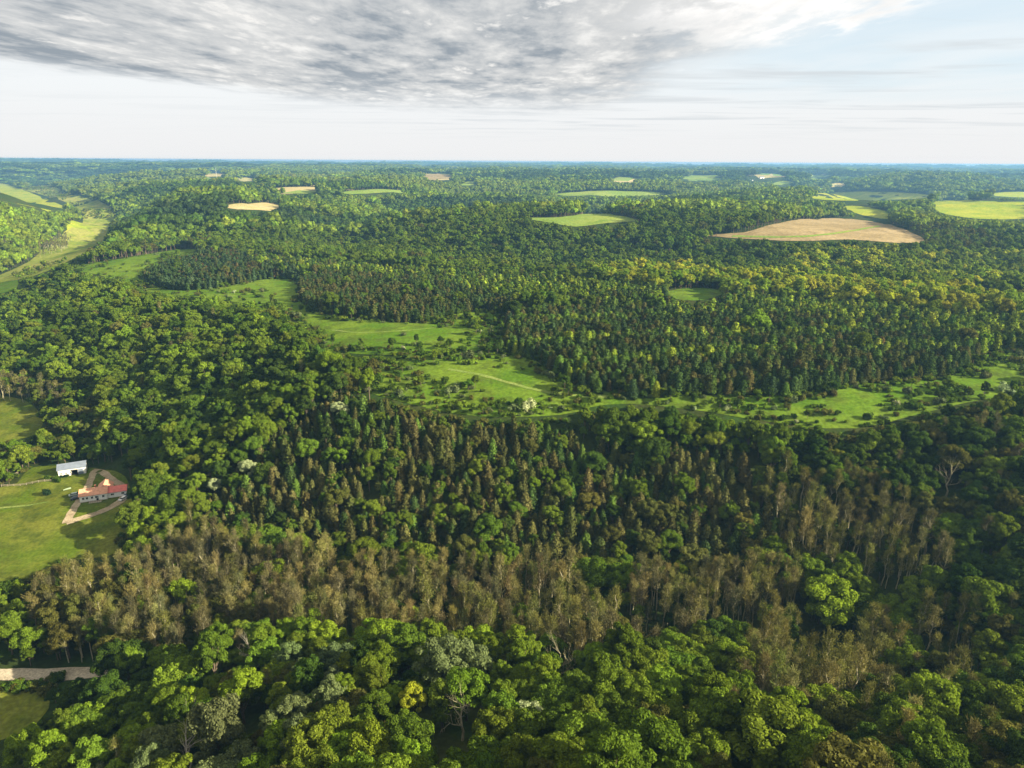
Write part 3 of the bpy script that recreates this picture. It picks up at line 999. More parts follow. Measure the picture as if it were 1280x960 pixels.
Z['right_wood'] = plan([(1180, 500), (1330, 480), (1330, 1000), (1040, 1000), (1010, 900), (1130, 850), (1200, 700), (1120, 600), (1000, 560)], 8, 2)
Z['left_slope'] = plan([(-80, 356), (90, 340), (150, 352), (200, 368), (345, 392), (390, 416), (470, 450), (440, 484), (395, 505), (330, 560), (280, 605), (255, 655), (160, 690), (150, 600), (100, 575), (40, 575), (-80, 540)], 6, 2)
Z['left_hill'] = plan([(-80, 222), (0, 226), (60, 250), (112, 268), (70, 296), (40, 326), (0, 346), (-80, 350)], 5, 2)
Z['sunny'] = plan([(1000, 312), (1160, 318), (1320, 322), (1320, 378), (1200, 366), (1110, 360), (1010, 346)], 6, 2)  # ridge trees tinted brighter, sunlight put into the leaf colour
Z['farm_edge'] = plan([(-80, 478), (110, 486), (132, 556), (110, 574), (40, 580), (-80, 600)], 5, 2)
Z['pale_hill'] = plan([(1130, 292), (1160, 277), (1200, 280), (1262, 312), (1230, 324), (1150, 310)], 4, 2)
Z['brown_edge'] = plan([(40, 760), (120, 755), (220, 770), (330, 745), (430, 770), (330, 785), (220, 800), (150, 835), (60, 830)], 7, 2)
P_DRIVE = [at(30 + a / 7.38, 550 + b / 7.38) for a, b in ((390, 770), (440, 680), (490, 590), (590, 440), (655, 285), (720, 300), (800, 360), (910, 425))]
P_LOOP = [at(30 + a / 7.38, 550 + b / 7.38) for a, b in ((390, 770), (560, 720), (690, 680), (800, 630), (890, 575), (940, 520))]
OPEN = [P_MEADOW, P_PASTURE] + list(P_FIELDS.values())
ROAD_KEEP = [np.array([at(a, b) for a, b in ((-80, 832), (150, 828), (150, 858), (-80, 862))]), np.array([at(a, b) for a, b in ((1205, 366), (1290, 372), (1290, 384), (1205, 378))])]
HOUSE_AT = at(132, 620)
BARN_AT = at(89, 590)


def grid(x0, x1, y0, y1, step, ang=0.0, jit=0.42, sy=None):
    sy = sy or step
    m = max(x1 - x0, y1 - y0) * 0.75
    a, b = np.meshgrid(np.arange(-m, m, step), np.arange(-m, m, sy), indexing='ij')
    a = a.ravel() + RNG.uniform(-jit, jit, a.size) * step
    b = b.ravel() + RNG.uniform(-jit, jit, b.size) * sy
    x = (x0 + x1) / 2 + a * math.cos(ang) - b * math.sin(ang)
    y = (y0 + y1) / 2 + a * math.sin(ang) + b * math.cos(ang)
    k = (x >= x0) & (x <= x1) & (y >= y0) & (y <= y1)
    return x[k], y[k]


def sector(x, y, r0, r1, half=41.0, right=52.0):
    u, r_ = np.degrees(np.arctan2(x, y)), np.hypot(x, y)
    # beyond the right edge only the near hillside that throws its shade into the picture
    lim = np.where(r_ < 700, right, half)
    return (r_ >= r0) & (r_ < r1) & (u > -half) & (u < lim)


# what the terrain hides (seen from round about the viewpoint)
_el = (HZ - CAM_Z) / np.exp(VG)[None]
_elt = np.maximum.accumulate(_el, axis=1)


def seen(x, y, z, top):
    u, r_ = np.arctan2(x, y), np.hypot(x, y)
    i = np.clip(np.searchsorted(UG, u), 0, len(UG) - 1)
    j = np.clip(((np.log(r_) - VG[0]) / (VG[1] - VG[0])).astype(int) - 2, 0, len(VG) - 1)
    return (z + top - CAM_Z) / r_ > _elt[i, j] - 12 / r_


HGT = {'broadleaf': 13.0, 'pine': 10.0, 'cedar': 9.5, 'budding': 16.0, 'shrub': 2.4}
CLEAR = [np.array(smooth(q_, True, 3)) for q_ in [MEADOW, PASTURE, VALLEY, [(-80, 838), (116, 837), (118, 850), (-80, 853)]] + [v[1] for v in FIELDS.values()]]


def clear_view(kind, x, y, z, s):
    """the open land lies bare as far as the photo shows it: no crown reaches over its near edge"""
    ok = np.ones(x.shape, bool)
    for fr in (0.3, 0.55, 0.8, 1.0):
        px, py, dep = project(x, y, z + HGT[kind] * fr * s)
        for P in CLEAR:
            ok &= ~inside(P, px, py)
    return ok


HIDDEN = []
POOL = {}        # kind -> list of dicts of arrays


def put(kind, x, y, scale, tone, lod, zone, flat=1.0):
    n = len(x)
    if not n:
        return
    tone = np.asarray(tone)
    z = height(x, y)
    k = seen(x, y, z, 16 * np.max(scale))
    if zone not in ('meadow', 'lane', 'valley'):
        cv = clear_view(kind, x, y, z, np.broadcast_to(scale, (n,)))
        if kind != 'shrub':
            lost = k & ~cv
            if lost.any():
                lost[lost] = edge_dist(P_MEADOW, x[lost], y[lost]) < 26
                HIDDEN.append(np.stack([x[lost], y[lost]], -1))
        k &= cv
    rec = dict(x=x[k], y=y[k], z=z[k], s=np.broadcast_to(scale, (n,))[k], tone=tone[k], lod=np.full(k.sum(), lod), zone=np.array([zone] * k.sum(), dtype=object),
               flat=np.full(k.sum(), flat))
    POOL.setdefault(kind, []).append(rec)


def tones(n, weights, x=None, y=None, wl=60.0, seed=0):
    """choose tones; neighbours tend to agree"""
    names = list(weights)
    p = np.array([weights[q] for q in names], float)
    c = np.cumsum(p / p.sum())
    r_ = RNG.uniform(0, 1, n)
    if x is not None:
        f = fbm(x, y, wl, 2, 50 + seed)
        f = (np.argsort(np.argsort(f)) + 0.5) / max(n, 1)
        r_ = np.where(RNG.uniform(0, 1, n) < 0.35, f, r_)
    return np.array([names[min(i, len(names) - 1)] for i in np.searchsorted(c, r_)], dtype=object)


def open_mask(x, y):
    m = np.zeros(x.shape, bool)
    for P in OPEN + ROAD_KEEP:
        m |= inside(P, x, y)
    for (hx, hy), rr in ((HOUSE_AT, 17.0), (BARN_AT, 11.0)):
        m |= np.hypot(x - hx, y - hy) < rr
        t = (x - hx) * math.sin(SUN_AZ) + (y - hy) * math.cos(SUN_AZ)
        m |= (t > 0) & (t < 34) & (np.abs((x - hx) * math.cos(SUN_AZ) - (y - hy) * math.sin(SUN_AZ)) < 10)
    return m


# landmark trees: kind, form, picture place of the foot, scale, tone, label
LANDMARK = [
    ('broadleaf', 0, (1036, 792), (1.75, 1.5), 'lime green', 'big lime green tree standing alone among brown budding trees on the right'),
    ('broadleaf', 4, (232, 772), (1.20, 1.15), 'lime green', 'bright yellow green tree rising in the brown budding trees near the pasture'),
    ('broadleaf', 6, (556, 872), (1.25, 1.15), 'silvery green', 'pale silvery willow, left one of the pair in the lower wood'),
    ('broadleaf', 6, (596, 868), (1.05, 1.05), 'silvery green', 'pale silvery willow, right one of the pair in the lower wood'),
    ('broadleaf', 6, (945, 975), (1.45, 1.25), 'yellow green', 'broad yellow green tree at the bottom edge beside the dark draw'),
    ('broadleaf', 0, (1143, 893), (0.75, 0.85), 'lime green', 'small lime green tree beside the dark draw at lower right'),
    ('broadleaf', 1, (518, 912), (0.80, 0.85), 'golden', 'slim golden green tree in the lower wood left of the leafless grey tree'),
    ('broadleaf', 1, (176, 690), (1.05, 1.0), 'lime green', 'bright green tree at the right edge of the house pasture'),
    ('broadleaf', 3, (190, 668), (0.95, 1.0), 'lime green', 'bright green tree up the slope right of the red roofed house'),
    ('broadleaf', 4, (305, 905), (1.25, 1.1), 'lime green', 'large lime green tree in the lower wood above the white dead tree'),
    ('broadleaf', 0, (740, 352), (1.0, 0.9), 'golden', 'golden round tree at the far edge of the hilltop wood'),
    ('broadleaf', 2, (790, 362), (1.1, 0.8), 'golden', 'low wide golden tree beside the small hilltop glade'),
    ('broadleaf', 5, (462, 500), (0.95, 1.1), 'lime green', 'light green tree at the meadow end of the cedar slope'),
    ('broadleaf', 3, (835, 700), (1.0, 0.9), 'mid green', 'rounded green tree alone among the cedars and budding trees'),
    ('broadleaf', 3, (462, 615), (0.8, 0.85), 'fresh green', 'rounded fresh green tree alone on the dark cedar slope'),
    ('blossom', 4, (655, 928), (0.85, 0.75), 'white flowering', 'white flowering tree in the lower wood at the centre'),
    ('blossom', 0, (312, 603), (0.85, 0.85), 'white flowering', 'pale flowering tree on the left slope above the brown trees'),
    ('blossom', 3, (270, 622), (0.75, 0.7), 'white flowering', 'smaller pale flowering tree below its twin on the left slope'),
    ('blossom', 0, (425, 528), (0.9, 0.8), 'white flowering', 'pale flowering tree at the upper left corner of the cedar slope'),
    ('dead', 0, (240, 975), (0.85, 0.9), 'white', 'white dead tree with forked bare limbs at the bottom edge'),
    ('dead', 1, (320, 850), (0.7, 0.75), 'white', 'small white dead tree in the lower wood below the brown trees'),
    ('dead', 2, (1182, 622), (0.95, 0.9), 'grey', 'grey dead tree standing tall in the dark wood on the right'),
    ('dead', 3, (578, 926), (0.95, 0.85), 'grey', 'leafless grey tree in the lower wood under the silvery willows'),
    ('dead', 1, (700, 858), (0.8, 0.8), 'grey', 'leafless grey tree in the lower wood right of the silvery willows'),
]
LM_XY = np.array([at(*q[2]) for q in LANDMARK])


def lm_clear(x, y, rad=5.5):
    d = np.full(x.shape, 1e9)
    for a, b in LM_XY:
        d = np.minimum(d, np.hypot(x - a, y - b))
    ok = d > rad
    for (a, b), q in zip(LM_XY, LANDMARK):             # nothing stands close in front of a landmark tree
        rr_ = math.hypot(a, b)
        tow = ((a - x) * a + (b - y) * b) / rr_
        side = np.abs((x - a) * b - (y - b) * a) / rr_
        ok &= ~((tow > 0) & (tow < (20 if q[0] == 'dead' or q[3][0] > 1.4 else 11) * q[3][1]) & (side < 4.6 * q[3][0]))
    return ok


def inz(*names):
    def f(x, y):
        m = np.zeros(x.shape, bool)
        for n_ in names:
            m |= inside(Z[n_], x, y)
        return m
    return f


BUD = ('budding_band', 'budding_knoll', 'budding_right', 'budding_far_right', 'budding_road')
PINES = ('pine_nose', 'pine_mid', 'pine_main')

# --- broadleaf woods, near
x, y = grid(-900, 900, 40, 1150, 6.6)
k = sector(x, y, 62, 1150) & ~open_mask(x, y) & lm_clear(x, y)
x, y = x[k], y[k]
ced, bud, pin, mixd, yel = inz('cedar')(x, y), inz(*BUD)(x, y), inz(*PINES)(x, y), inz('pine_mixed')(x, y), inz('yellow_band')(x, y)
p = np.ones(len(x))
p[ced] = 0.50
p[bud] = 0.20
p[inz('brown_edge')(x, y)] = 0.8
p[pin] = 0.02
p[mixd] = 0.20
k = RNG.uniform(0, 1, len(x)) < p
x, y, ced, bud, mixd, yel = x[k], y[k], ced[k], bud[k], mixd[k], yel[k]
fore, right, left = inz('foreground')(x, y), inz('right_wood')(x, y), inz('left_slope')(x, y)
rr = np.hypot(x, y)
zone = np.where(fore, 'foreground', np.where(ced, 'cedar', np.where(bud, 'budding', np.where(yel, 'yellow', np.where(mixd, 'mixed', np.where(left, 'left', np.where(right, 'right', 'ridge')))))))
zone = np.where(inz('left_hill')(x, y), 'left_hill', zone)
for zn in ('farm_edge', 'pale_hill', 'brown_edge', 'sunny'):
    zone = np.where(inz(zn)(x, y), zn, zone)
W = {'foreground': {'deep green': 0.7, 'mid green': 2.8, 'fresh green': 4, 'lime green': 1.4, 'yellow green': 1.6, 'silvery green': 1.1, 'olive': 0.4},
     'cedar': {'deep green': 2, 'mid green': 2, 'fresh green': 1.0, 'olive': 1.5, 'yellow green': 0.4},
     'budding': {'deep green': 1, 'mid green': 1, 'olive': 1, 'fresh green': 0.6},
     'yellow': {'golden': 4, 'lime green': 4},
     'sunny': {'lime green': 3, 'golden': 1.6, 'yellow green': 1.5, 'fresh green': 2},
     'mixed': {'mid green': 2, 'fresh green': 2, 'lime green': 1, 'yellow green': 1},
     'left': {'deep green': 1.4, 'mid green': 3.5, 'fresh green': 3.2, 'yellow green': 0.8, 'olive': 0.15, 'lime green': 0.3},
     'right': {'deep green': 3.2, 'mid green': 2.2, 'fresh green': 0.8, 'olive': 2.0, 'yellow green': 0.5},
     'farm_edge': {'yellow green': 2.5, 'olive': 2, 'mid green': 1.5, 'fresh green': 1},
     'pale_hill': {'olive': 3, 'yellow green': 3, 'fresh green': 1},
     'brown_edge': {'olive': 3, 'mid green': 0.6, 'yellow green': 0.4},
     'left_hill': {'yellow green': 3, 'fresh green': 2.5, 'lime green': 2},  # sun on this hill is mixed into its leaf tones
     'ridge': {'deep green': 1.2, 'mid green': 3, 'fresh green': 3.2, 'yellow green': 0.8, 'olive': 0.4}}
for zn in W:
    for lod, (r0, r1) in ((0, (0, 400)), (1, (400, 700)), (2, (700, 1150))):
        m = (zone == zn) & (rr >= r0) & (rr < r1)
        sc = np.clip(RNG.normal(0.70 if zn in ('pale_hill', 'farm_edge') else 0.92 if zn not in ('cedar', 'foreground') else (0.62 if zn == 'cedar' else 0.90), 0.17, m.sum()), 0.5, 1.4)
        if zn == 'mixed':
            sc *= 0.7
        put('broadleaf', x[m], y[m], sc, tones(m.sum(), W[zn], x[m], y[m]), lod, zn)
# --- small broadleaves that close the gaps under the big ones
x, y = grid(-800, 800, 40, 1000, 6.2)
k = sector(x, y, 62, 900) & ~open_mask(x, y) & lm_clear(x, y, 4.0) & ~inz('cedar')(x, y) & ~inz(*PINES)(x, y) & (RNG.uniform(0, 1, len(x)) < np.where(inz(*BUD)(x, y), 0.3, 0.85))
x, y = x[k], y[k]
rr = np.hypot(x, y)
for lod, (r0, r1) in ((0, (0, 260)), (1, (260, 520)), (2, (520, 900))):
    m = (rr >= r0) & (rr < r1)
    put('broadleaf', x[m], y[m], RNG.uniform(0.38, 0.62, m.sum()), tones(m.sum(), {'deep green': 2, 'mid green': 3, 'olive': 0.6, 'fresh green': 2}), lod, 'under')
# --- broadleaf woods, farther and farther
UPL = {'deep green': 1.4, 'mid green': 3, 'fresh green': 3.2, 'yellow green': 2.2, 'lime green': 0.6}
for (r0, r1, st, sc, fl) in ((1150, 2600, 9.0, 1.12, 1.0), (2600, 5600, 17.0, 1.9, 0.72), (5600, 15500, 52.0, 5.2, 0.33)):
    h_ = r1 * math.sin(R(42))
    x, y = grid(-h_, h_, r0 * 0.7, r1, st)
    k = sector(x, y, r0, r1, 40, 40)
    x, y = x[k], y[k]
    k = ~open_mask(x, y) & (farmland(x, y)[0] < 0.5)
    zh = height(x, y)
    k &= ~inside(P_VALLEY, x, y)
    x, y = x[k], y[k]
    tn = tones(len(x), UPL, x, y, 300)
    stand = fbm(x * 0.45, y, 420, 3, 61)                      # stands of one tone, conifers too; light and dark of ridges put in
    tn[stand > 0.60] = 'deep green'
    tn[stand < 0.40] = 'yellow green'
    tn[(stand >= 0.40) & (stand < 0.46)] = 'fresh green'
    dk = stand > 0.66
    tn[dk] = 'dark green'
    lh = inz('left_hill')(x, y)
    tn[lh] = tones(int(lh.sum()), W['left_hill'])
    put('broadleaf', x, y, sc * np.clip(RNG.lognormal(0, 0.27, len(x)), 0.5, 1.7), tn, 3, 'far', fl)

# scrub and tree lines on the valley floor
x, y = grid(P_VALLEY[:, 0].min(), P_VALLEY[:, 0].max(), P_VALLEY[:, 1].min(), P_VALLEY[:, 1].max(), 11)
k = inside(P_VALLEY, x, y) & ~open_mask(x, y) & (fbm(x, y, 190, 3, 71) > 0.50) & (RNG.uniform(0, 1, len(x)) < 0.6)
put('broadleaf', x[k], y[k], RNG.uniform(0.35, 0.75, k.sum()), tones(k.sum(), {'olive': 3, 'yellow green': 2, 'mid green': 1}), 3, 'valley')

# --- cedars on the slope that faces us
x, y = grid(-300, 400, 150, 600, 4.0)
k = inside(Z['cedar'], x, y) & ~open_mask(x, y) & lm_clear(x, y, 4) & (RNG.uniform(0, 1, len(x)) < 0.86)
x, y = x[k], y[k]
put('cedar', x, y, np.clip(RNG.normal(0.95, 0.2, len(x)), 0.5, 1.5), tones(len(x), {'olive brown': 4, 'dark olive': 4, 'dark green': 1, 'leaf green': 1.6}, x, y, 40), 0, 'slope')
x, y = grid(-300, 500, 150, 700, 7.5)
k = (inz('right_wood')(x, y) | inz('left_slope')(x, y) & (fbm(x, y, 60, 2, 91) > 0.62)) & ~open_mask(x, y) & ~inz(*BUD)(x, y) & (RNG.uniform(0, 1, len(x)) < 0.35)
x, y = x[k], y[k]
put('cedar', x, y, np.clip(RNG.normal(1.0, 0.2, len(x)), 0.5, 1.5), tones(len(x), {'dark olive': 3, 'dark green': 3}), 0, 'wood')

# --- planted pines in rows
for zn, ang, st, sy, ws, lod in (('pine_nose', R(62), 5.2, 3.6, {'bluish green': 2.5, 'dark green': 3, 'dark olive': 1, 'russet': 0.5}, 1),
                                 ('pine_mid', R(25), 4.0, 3.5, {'dark green': 3, 'dark olive': 2, 'olive brown': 1.0}, 1),
                                 ('pine_main', R(12), 3.4, 3.0, {'leaf green': 2.6, 'dark green': 3, 'bluish green': 1, 'dark olive': 1.4, 'olive brown': 0.6}, 0),
                                 ('pine_mixed', R(8), 5.2, 4.8, {'leaf green': 3.2, 'dark green': 1.2, 'bright green': 2.2, 'dark olive': 0.8}, 1)):
    P = Z[zn]
    x, y = grid(P[:, 0].min(), P[:, 0].max(), P[:, 1].min(), P[:, 1].max(), st, ang, 0.14 if zn == 'pine_nose' else 0.25, sy)
    k = inside(P, x, y) & ~open_mask(x, y) & lm_clear(x, y, 4)
    if zn == 'pine_mixed':
        k &= (RNG.uniform(0, 1, len(x)) < 0.85) & ~inz('pine_mid')(x, y)
    x, y = x[k], y[k]
    tn = tones(len(x), ws, x, y, 45, 3)
    if zn in ('pine_main', 'pine_mixed'):              # planted in bands of one species
        bd = np.floor((-x * math.sin(R(9)) + y * math.cos(R(9)) + 6 * fbm(x, y, 120, 2, 33)) / 15).astype(int)
        dark_b = _hash(bd, bd * 0, 12) < (0.78 if zn == 'pine_main' else 0.42)
        pick = RNG.uniform(0, 1, len(x)) < 0.75
        tn[dark_b & pick] = tones(int((dark_b & pick).sum()), {'dark green': 4, 'dark olive': 2, 'olive brown': 0.5})
        tn[~dark_b & pick] = tones(int((~dark_b & pick).sum()), {'leaf green': 3, 'bright green': 1.6})
    if zn == 'pine_mixed':
        yk = (RNG.uniform(0, 1, len(x)) < sstep(80, 360, x) * 0.8)  # brighter pines towards the right, sunlight put into their tint
        tn[yk] = 'bright green'
    put('pine', x, y, np.clip(RNG.normal(0.80, 0.15, len(x)), 0.5, 1.3), tn, lod, zn)
# a few loose pines at the meadow edge
x, y = grid(-100, 350, 300, 480, 8)
k = inside(plan([(700, 480), (760, 478), (900, 490), (990, 492), (985, 503), (860, 505), (740, 500)]), x, y) & (RNG.uniform(0, 1, len(x)) < 0.8)
put('pine', x[k], y[k], RNG.uniform(0.6, 0.95, k.sum()), tones(k.sum(), {'leaf green': 3, 'bluish green': 2, 'bright green': 1}), 0, 'edge')

# --- budding trees
for zn, st, ws, s0 in (('budding_band', 4.3, {'tan': 3.2, 'grey brown': 3, 'khaki': 2.2}, 0.86), ('budding_knoll', 4.5, {'khaki': 4, 'grey brown': 1.6, 'tan': 1}, 0.80),
                       ('budding_right', 4.6, {'khaki': 4, 'tan': 1.6}, 0.82), ('budding_far_right', 6.5, {'khaki': 3, 'tan': 1}, 0.72), ('budding_road', 4.2, {'grey brown': 3}, 0.42)):
    P = Z[zn]
    x, y = grid(P[:, 0].min(), P[:, 0].max(), P[:, 1].min(), P[:, 1].max(), st)
    k = inside(P, x, y) & ~inside(P_PASTURE, x, y) & lm_clear(x, y, 5.0) & ~inside(ROAD_KEEP[0], x, y)
    if zn == 'budding_band':
        k &= fbm(x, y, 38, 2, 17) > 0.24
    x, y = x[k], y[k]
    tn = tones(len(x), ws, x, y, 45, 5)
    put('budding', x, y, np.clip(RNG.normal(s0, 0.13, len(x)), 0.35, 1.3), tn, 0, zn)
x, y = grid(-400, 500, 80, 700, 9)
k = sector(x, y, 100, 620, 40, 42) & (inz('right_wood')(x, y) | (inz('left_slope', 'foreground')(x, y) & (RNG.uniform(0, 1, len(x)) < 0.09))) & ~open_mask(x, y) & ~inz(*BUD)(x, y) & lm_clear(x, y)
k &= RNG.uniform(0, 1, len(x)) < 0.30
put('budding', x[k], y[k], RNG.uniform(0.6, 0.95, k.sum()), tones(k.sum(), {'khaki': 3, 'grey brown': 2, 'tan': 1}), 0, 'wood')
# hazy brown stands in the left valley
for q, P in enumerate((plan([(-40, 470), (40, 484), (90, 492), (80, 510), (30, 500), (-40, 494)], 4, 2), plan([(0, 285), (50, 282), (90, 300), (60, 320), (0, 312)], 3, 2))):
    x, y = grid(P[:, 0].min(), P[:, 0].max(), P[:, 1].min(), P[:, 1].max(), 6.5 if q == 0 else 11)
    k = inside(P, x, y)
    put('budding', x[k], y[k], RNG.uniform(0.6, 0.9, k.sum()), tones(k.sum(), {'grey brown': 2, 'khaki': 2}), 1, 'valley')

# --- shrubs over the meadow, thicker along its edges and down its middle
x, y = grid(-500, 600, 280, 900, 5.0)
k = inside(P_MEADOW, x, y)
x, y = x[k], y[k]
ed = edge_dist(P_MEADOW, x, y)
clump = fbm(x, y, 40, 3, 41)
p = 0.95 * sstep(12, 0, ed) + 0.9 * sstep(0.46, 0.62, clump)
hollow = plan([(500, 446), (560, 425), (640, 420), (700, 450), (720, 470), (640, 462), (560, 455), (480, 470)], 1, 3)
p = np.where(inside(hollow, x, y), p + 0.45, p)
p = np.where(np.hypot(x, y) > 560, p * 0.3, p)
p *= np.where(inside(plan([(420, 405), (540, 405), (500, 435), (420, 432)]), x, y), 0.15, 1)
k = RNG.uniform(0, 1, len(x)) < p
x, y = x[k], y[k]
put('shrub', x, y, np.clip(RNG.lognormal(-0.15, 0.35, len(x)), 0.4, 2.0), tones(len(x), {'deep green': 2.2, 'mid green': 2.5, 'olive': 2, 'silvery green': 1.4, 'white flowering': 0.12, 'fresh green': 1.2}), 0, 'meadow')
hb = np.concatenate(HIDDEN)
hb = np.concatenate([hb, hb + RNG.normal(0, 2.5, hb.shape)])
put('shrub', hb[:, 0], hb[:, 1], np.clip(RNG.lognormal(0.15, 0.3, len(hb)), 0.7, 1.9), tones(len(hb), {'deep green': 2.2, 'mid green': 2.5, 'olive': 2, 'fresh green': 1.2}), 0, 'brink')
# a ragged border of bushes and saplings
bx, by = grid(-500, 600, 280, 900, 3.6)
be = np.full(bx.shape, 99.0)
m = inside(P_MEADOW, bx, by)
be[m] = edge_dist(P_MEADOW, bx[m], by[m])
m = (RNG.uniform(0, 1, len(bx)) < np.where(np.hypot(bx, by) < 560, 0.5, 0.12) * sstep(9, 0, be) * (0.2 + fbm(bx, by, 30, 2, 47)))
put('shrub', bx[m], by[m], np.clip(RNG.lognormal(-0.1, 0.35, m.sum()), 0.4, 1.7), tones(m.sum(), {'deep green': 2, 'mid green': 3, 'olive': 1.5, 'fresh green': 2}), 0, 'meadow')
m &= RNG.uniform(0, 1, len(bx)) < 0.10
put('broadleaf', bx[m] + 1.5, by[m], RNG.uniform(0.28, 0.5, m.sum()), tones(m.sum(), {'mid green': 3, 'deep green': 2, 'fresh green': 2}), 1, 'meadow')
# scattered young trees in the meadow
k = RNG.uniform(0, 1, len(x)) < 0.16
put('broadleaf', x[k] + 2, y[k] + 2, RNG.uniform(0.3, 0.55, k.sum()), tones(k.sum(), {'mid green': 2, 'deep green': 2, 'fresh green': 1}), 1, 'meadow')
# rough growth along the farm lanes
for ln, nn in (([(0, 606), (40, 585)], 10), ([(160, 640), (150, 690)], 8), ([(60, 720), (10, 735)], 14), ([(92, 704), (45, 724)], 8), ([(0, 862), (60, 866)], 16), ([(70, 850), (95, 852)], 6), ([(62, 600), (76, 603)], 5)):
    a, b = np.array(at(*ln[0])), np.array(at(*ln[1]))
    t = RNG.uniform(0, 1, (nn, 1))
    q = a + (b - a) * t + RNG.normal(0, 1.2, (nn, 2))
    put('shrub', q[:, 0], q[:, 1], RNG.uniform(0.5, 1.2, nn), tones(nn, {'deep green': 2, 'olive': 2, 'mid green': 1}), 0, 'lane')

for kd in POOL:
    POOL[kd] = {q: np.concatenate([r_[q] for r_ in POOL[kd]]) for q in POOL[kd][0]}


def jitter_tint(tone):
    c = np.array([TONES[t] for t in tone])
    k = np.exp(RNG.normal(0, 0.16, (len(c), 1)))
    return np.c_[np.clip(c * k * np.exp(RNG.normal(0, 0.045, c.shape)), 0.004, 0.8), np.ones(len(c))]


# ------------------------------------------------------------------ individual trees
def tree_thing(name, cm, tm, loc, rz, sc, tint, label, cat, group, single=None):
    if single is not None:
        o = bpy.data.objects.new(name, single)
        o['tint'] = tint
    else:
        o = bpy.data.objects.new(name, None)
        o.empty_display_size = 0.5
    COL.objects.link(o)
    o.location = loc
    o.rotation_euler = (0, 0, rz)
    o.scale = sc
    tag(o, label, cat, group)
    if single is None:
        for pn, me in (('crown', cm), ('trunk', tm)):
            if me is None:
                continue
            c = bpy.data.objects.new(pn, me)
            c.parent = o
            c['tint'] = tint
            COL.objects.link(c)
    return o


def copy_tree(o, loc, rz, sc, tint):
    c = o.copy()
    COL.objects.link(c)
    c.location, c.rotation_euler, c.scale = loc, (0, 0, rz), sc
    if o.type == 'MESH':
        c['tint'] = tint
    for ch in o.children:
        d = ch.copy()
        COL.objects.link(d)
        d.parent = c
        d['tint'] = tint
    return c


for kind, form, pxy, (sw, sh), tone, label in LANDMARK:
    lx, ly = at(*pxy)
    lz = float(height(lx, ly))
    if kind == 'dead':
        V, Fc = dead(400 + form, 14.5)
        if 'grey' in label and form == 3:
            V, Fc = dead(400 + form, 12.5, 12)
        me = mesh_np('dead_tree', V, Fc, [M_DEADWOOD if tone == 'white' else M_PALEBARK], smooth_=True)
        o = bpy.data.objects.new('dead_tree', me)
        COL.objects.link(o)
        o.location, o.scale = (lx, ly, lz), (sw, sw, sh)
        tag(o, label, 'dead tree')
    else:
        cm, tm, _ = STOCK['broadleaf'][0][form]
        tint = [*TONES[tone], 1.0]
        tree_thing('flowering_tree' if kind == 'blossom' else 'broadleaf_tree', cm, tm, (lx, ly, lz), random.uniform(0, 6.28), (sw, sw, sh), tint, label, 'tree', None)

PLACES = {
    'broadleaf': [(60, 870, 'by the gravel road'), (230, 925, 'near the white dead tree at the bottom'), (150, 900, 'on the slope below the gravel road'), (330, 850, 'near the small white dead tree'),
                  (420, 900, 'in the lower wood left of the leafless grey tree'), (570, 820, 'behind the silvery willows'), (560, 930, 'around the leafless grey tree'), (660, 900, 'around the white flowering tree'),
                  (760, 860, 'in the lower wood right of centre'), (780, 930, 'at the bottom edge right of the flowering tree'), (880, 870, 'where the lower wood meets the brown trees'), (900, 940, 'around the broad yellow green tree'),
                  (1060, 900, 'in the dark draw at lower right'), (1150, 920, 'around the small lime green tree'), (1240, 880, 'in the dark wood at lower right'), (1230, 700, 'in the dark wood right of the knoll'),
                  (700, 600, 'among the dark cedars'), (440, 800, 'under the brown budding trees'), (1000, 760, 'around the big lime green tree')],
    'budding': [(80, 770, 'at the pasture end of the brown stand'), (180, 720, 'left of the bright yellow green tree'), (270, 700, 'right of the bright yellow green tree'), (400, 730, 'in the brown stand left of centre'),
                (550, 740, 'in the brown stand at the centre'), (680, 750, 'in the brown stand centre right'), (870, 740, 'left of the big lime green tree'), (1050, 640, 'on the brown knoll'), (1130, 690, 'at the foot of the brown knoll'),
                (1050, 810, 'below the big lime green tree'), (1180, 810, 'above the small lime green tree'), (20, 830, 'behind the gravel road'), (1230, 650, 'in the dark wood right of the knoll')],
    'cedar': [(350, 600, 'at the left end of the dark slope'), (480, 640, 'low on the dark slope left of centre'), (600, 650, 'at the foot of the dark slope'), (740, 660, 'low on the dark slope right of centre'),
              (880, 660, 'at the right end of the dark slope'), (560, 580, 'halfway up the dark slope'), (800, 600, 'high on the dark slope'), (1150, 850, 'in the dark wood at lower right')],
    'pine': [(660, 430, 'at the left meadow corner of the plantation'), (760, 470, 'at the plantation front left of centre'), (880, 480, 'at the front edge of the plantation'),
             (1000, 470, 'at the plantation front right of centre'), (1150, 455, 'near the right corner of the plantation'), (900, 440, 'inside the big plantation'), (1250, 430, 'on the hilltop beyond the plantation')],
    'shrub': [(150, 330, 'on the grassy nose of the ridge'), (420, 420, 'beside the meadow path'), (560, 440, 'in the hollow between the meadows'), (560, 490, 'below the hillside path'), (660, 480, 'along the hillside path'),
              (800, 500, 'in front of the pine plantation'), (960, 510, 'on the meadow right of centre'), (1100, 500, 'on the right end of the meadow'), (1240, 470, 'at the meadow corner by the plantation'),
              (40, 720, 'along the lower edge of the house pasture'), (150, 660, 'at the right edge of the house pasture'), (20, 870, 'along the gravel road'), (30, 600, 'along the farm fence')],
}
NAMES = {'broadleaf': ('broadleaf_tree', 'tree'), 'budding': ('budding_tree', 'tree'), 'cedar': ('cedar_tree', 'tree'), 'pine': ('pine_tree', 'tree'), 'shrub': ('shrub', 'shrub')}
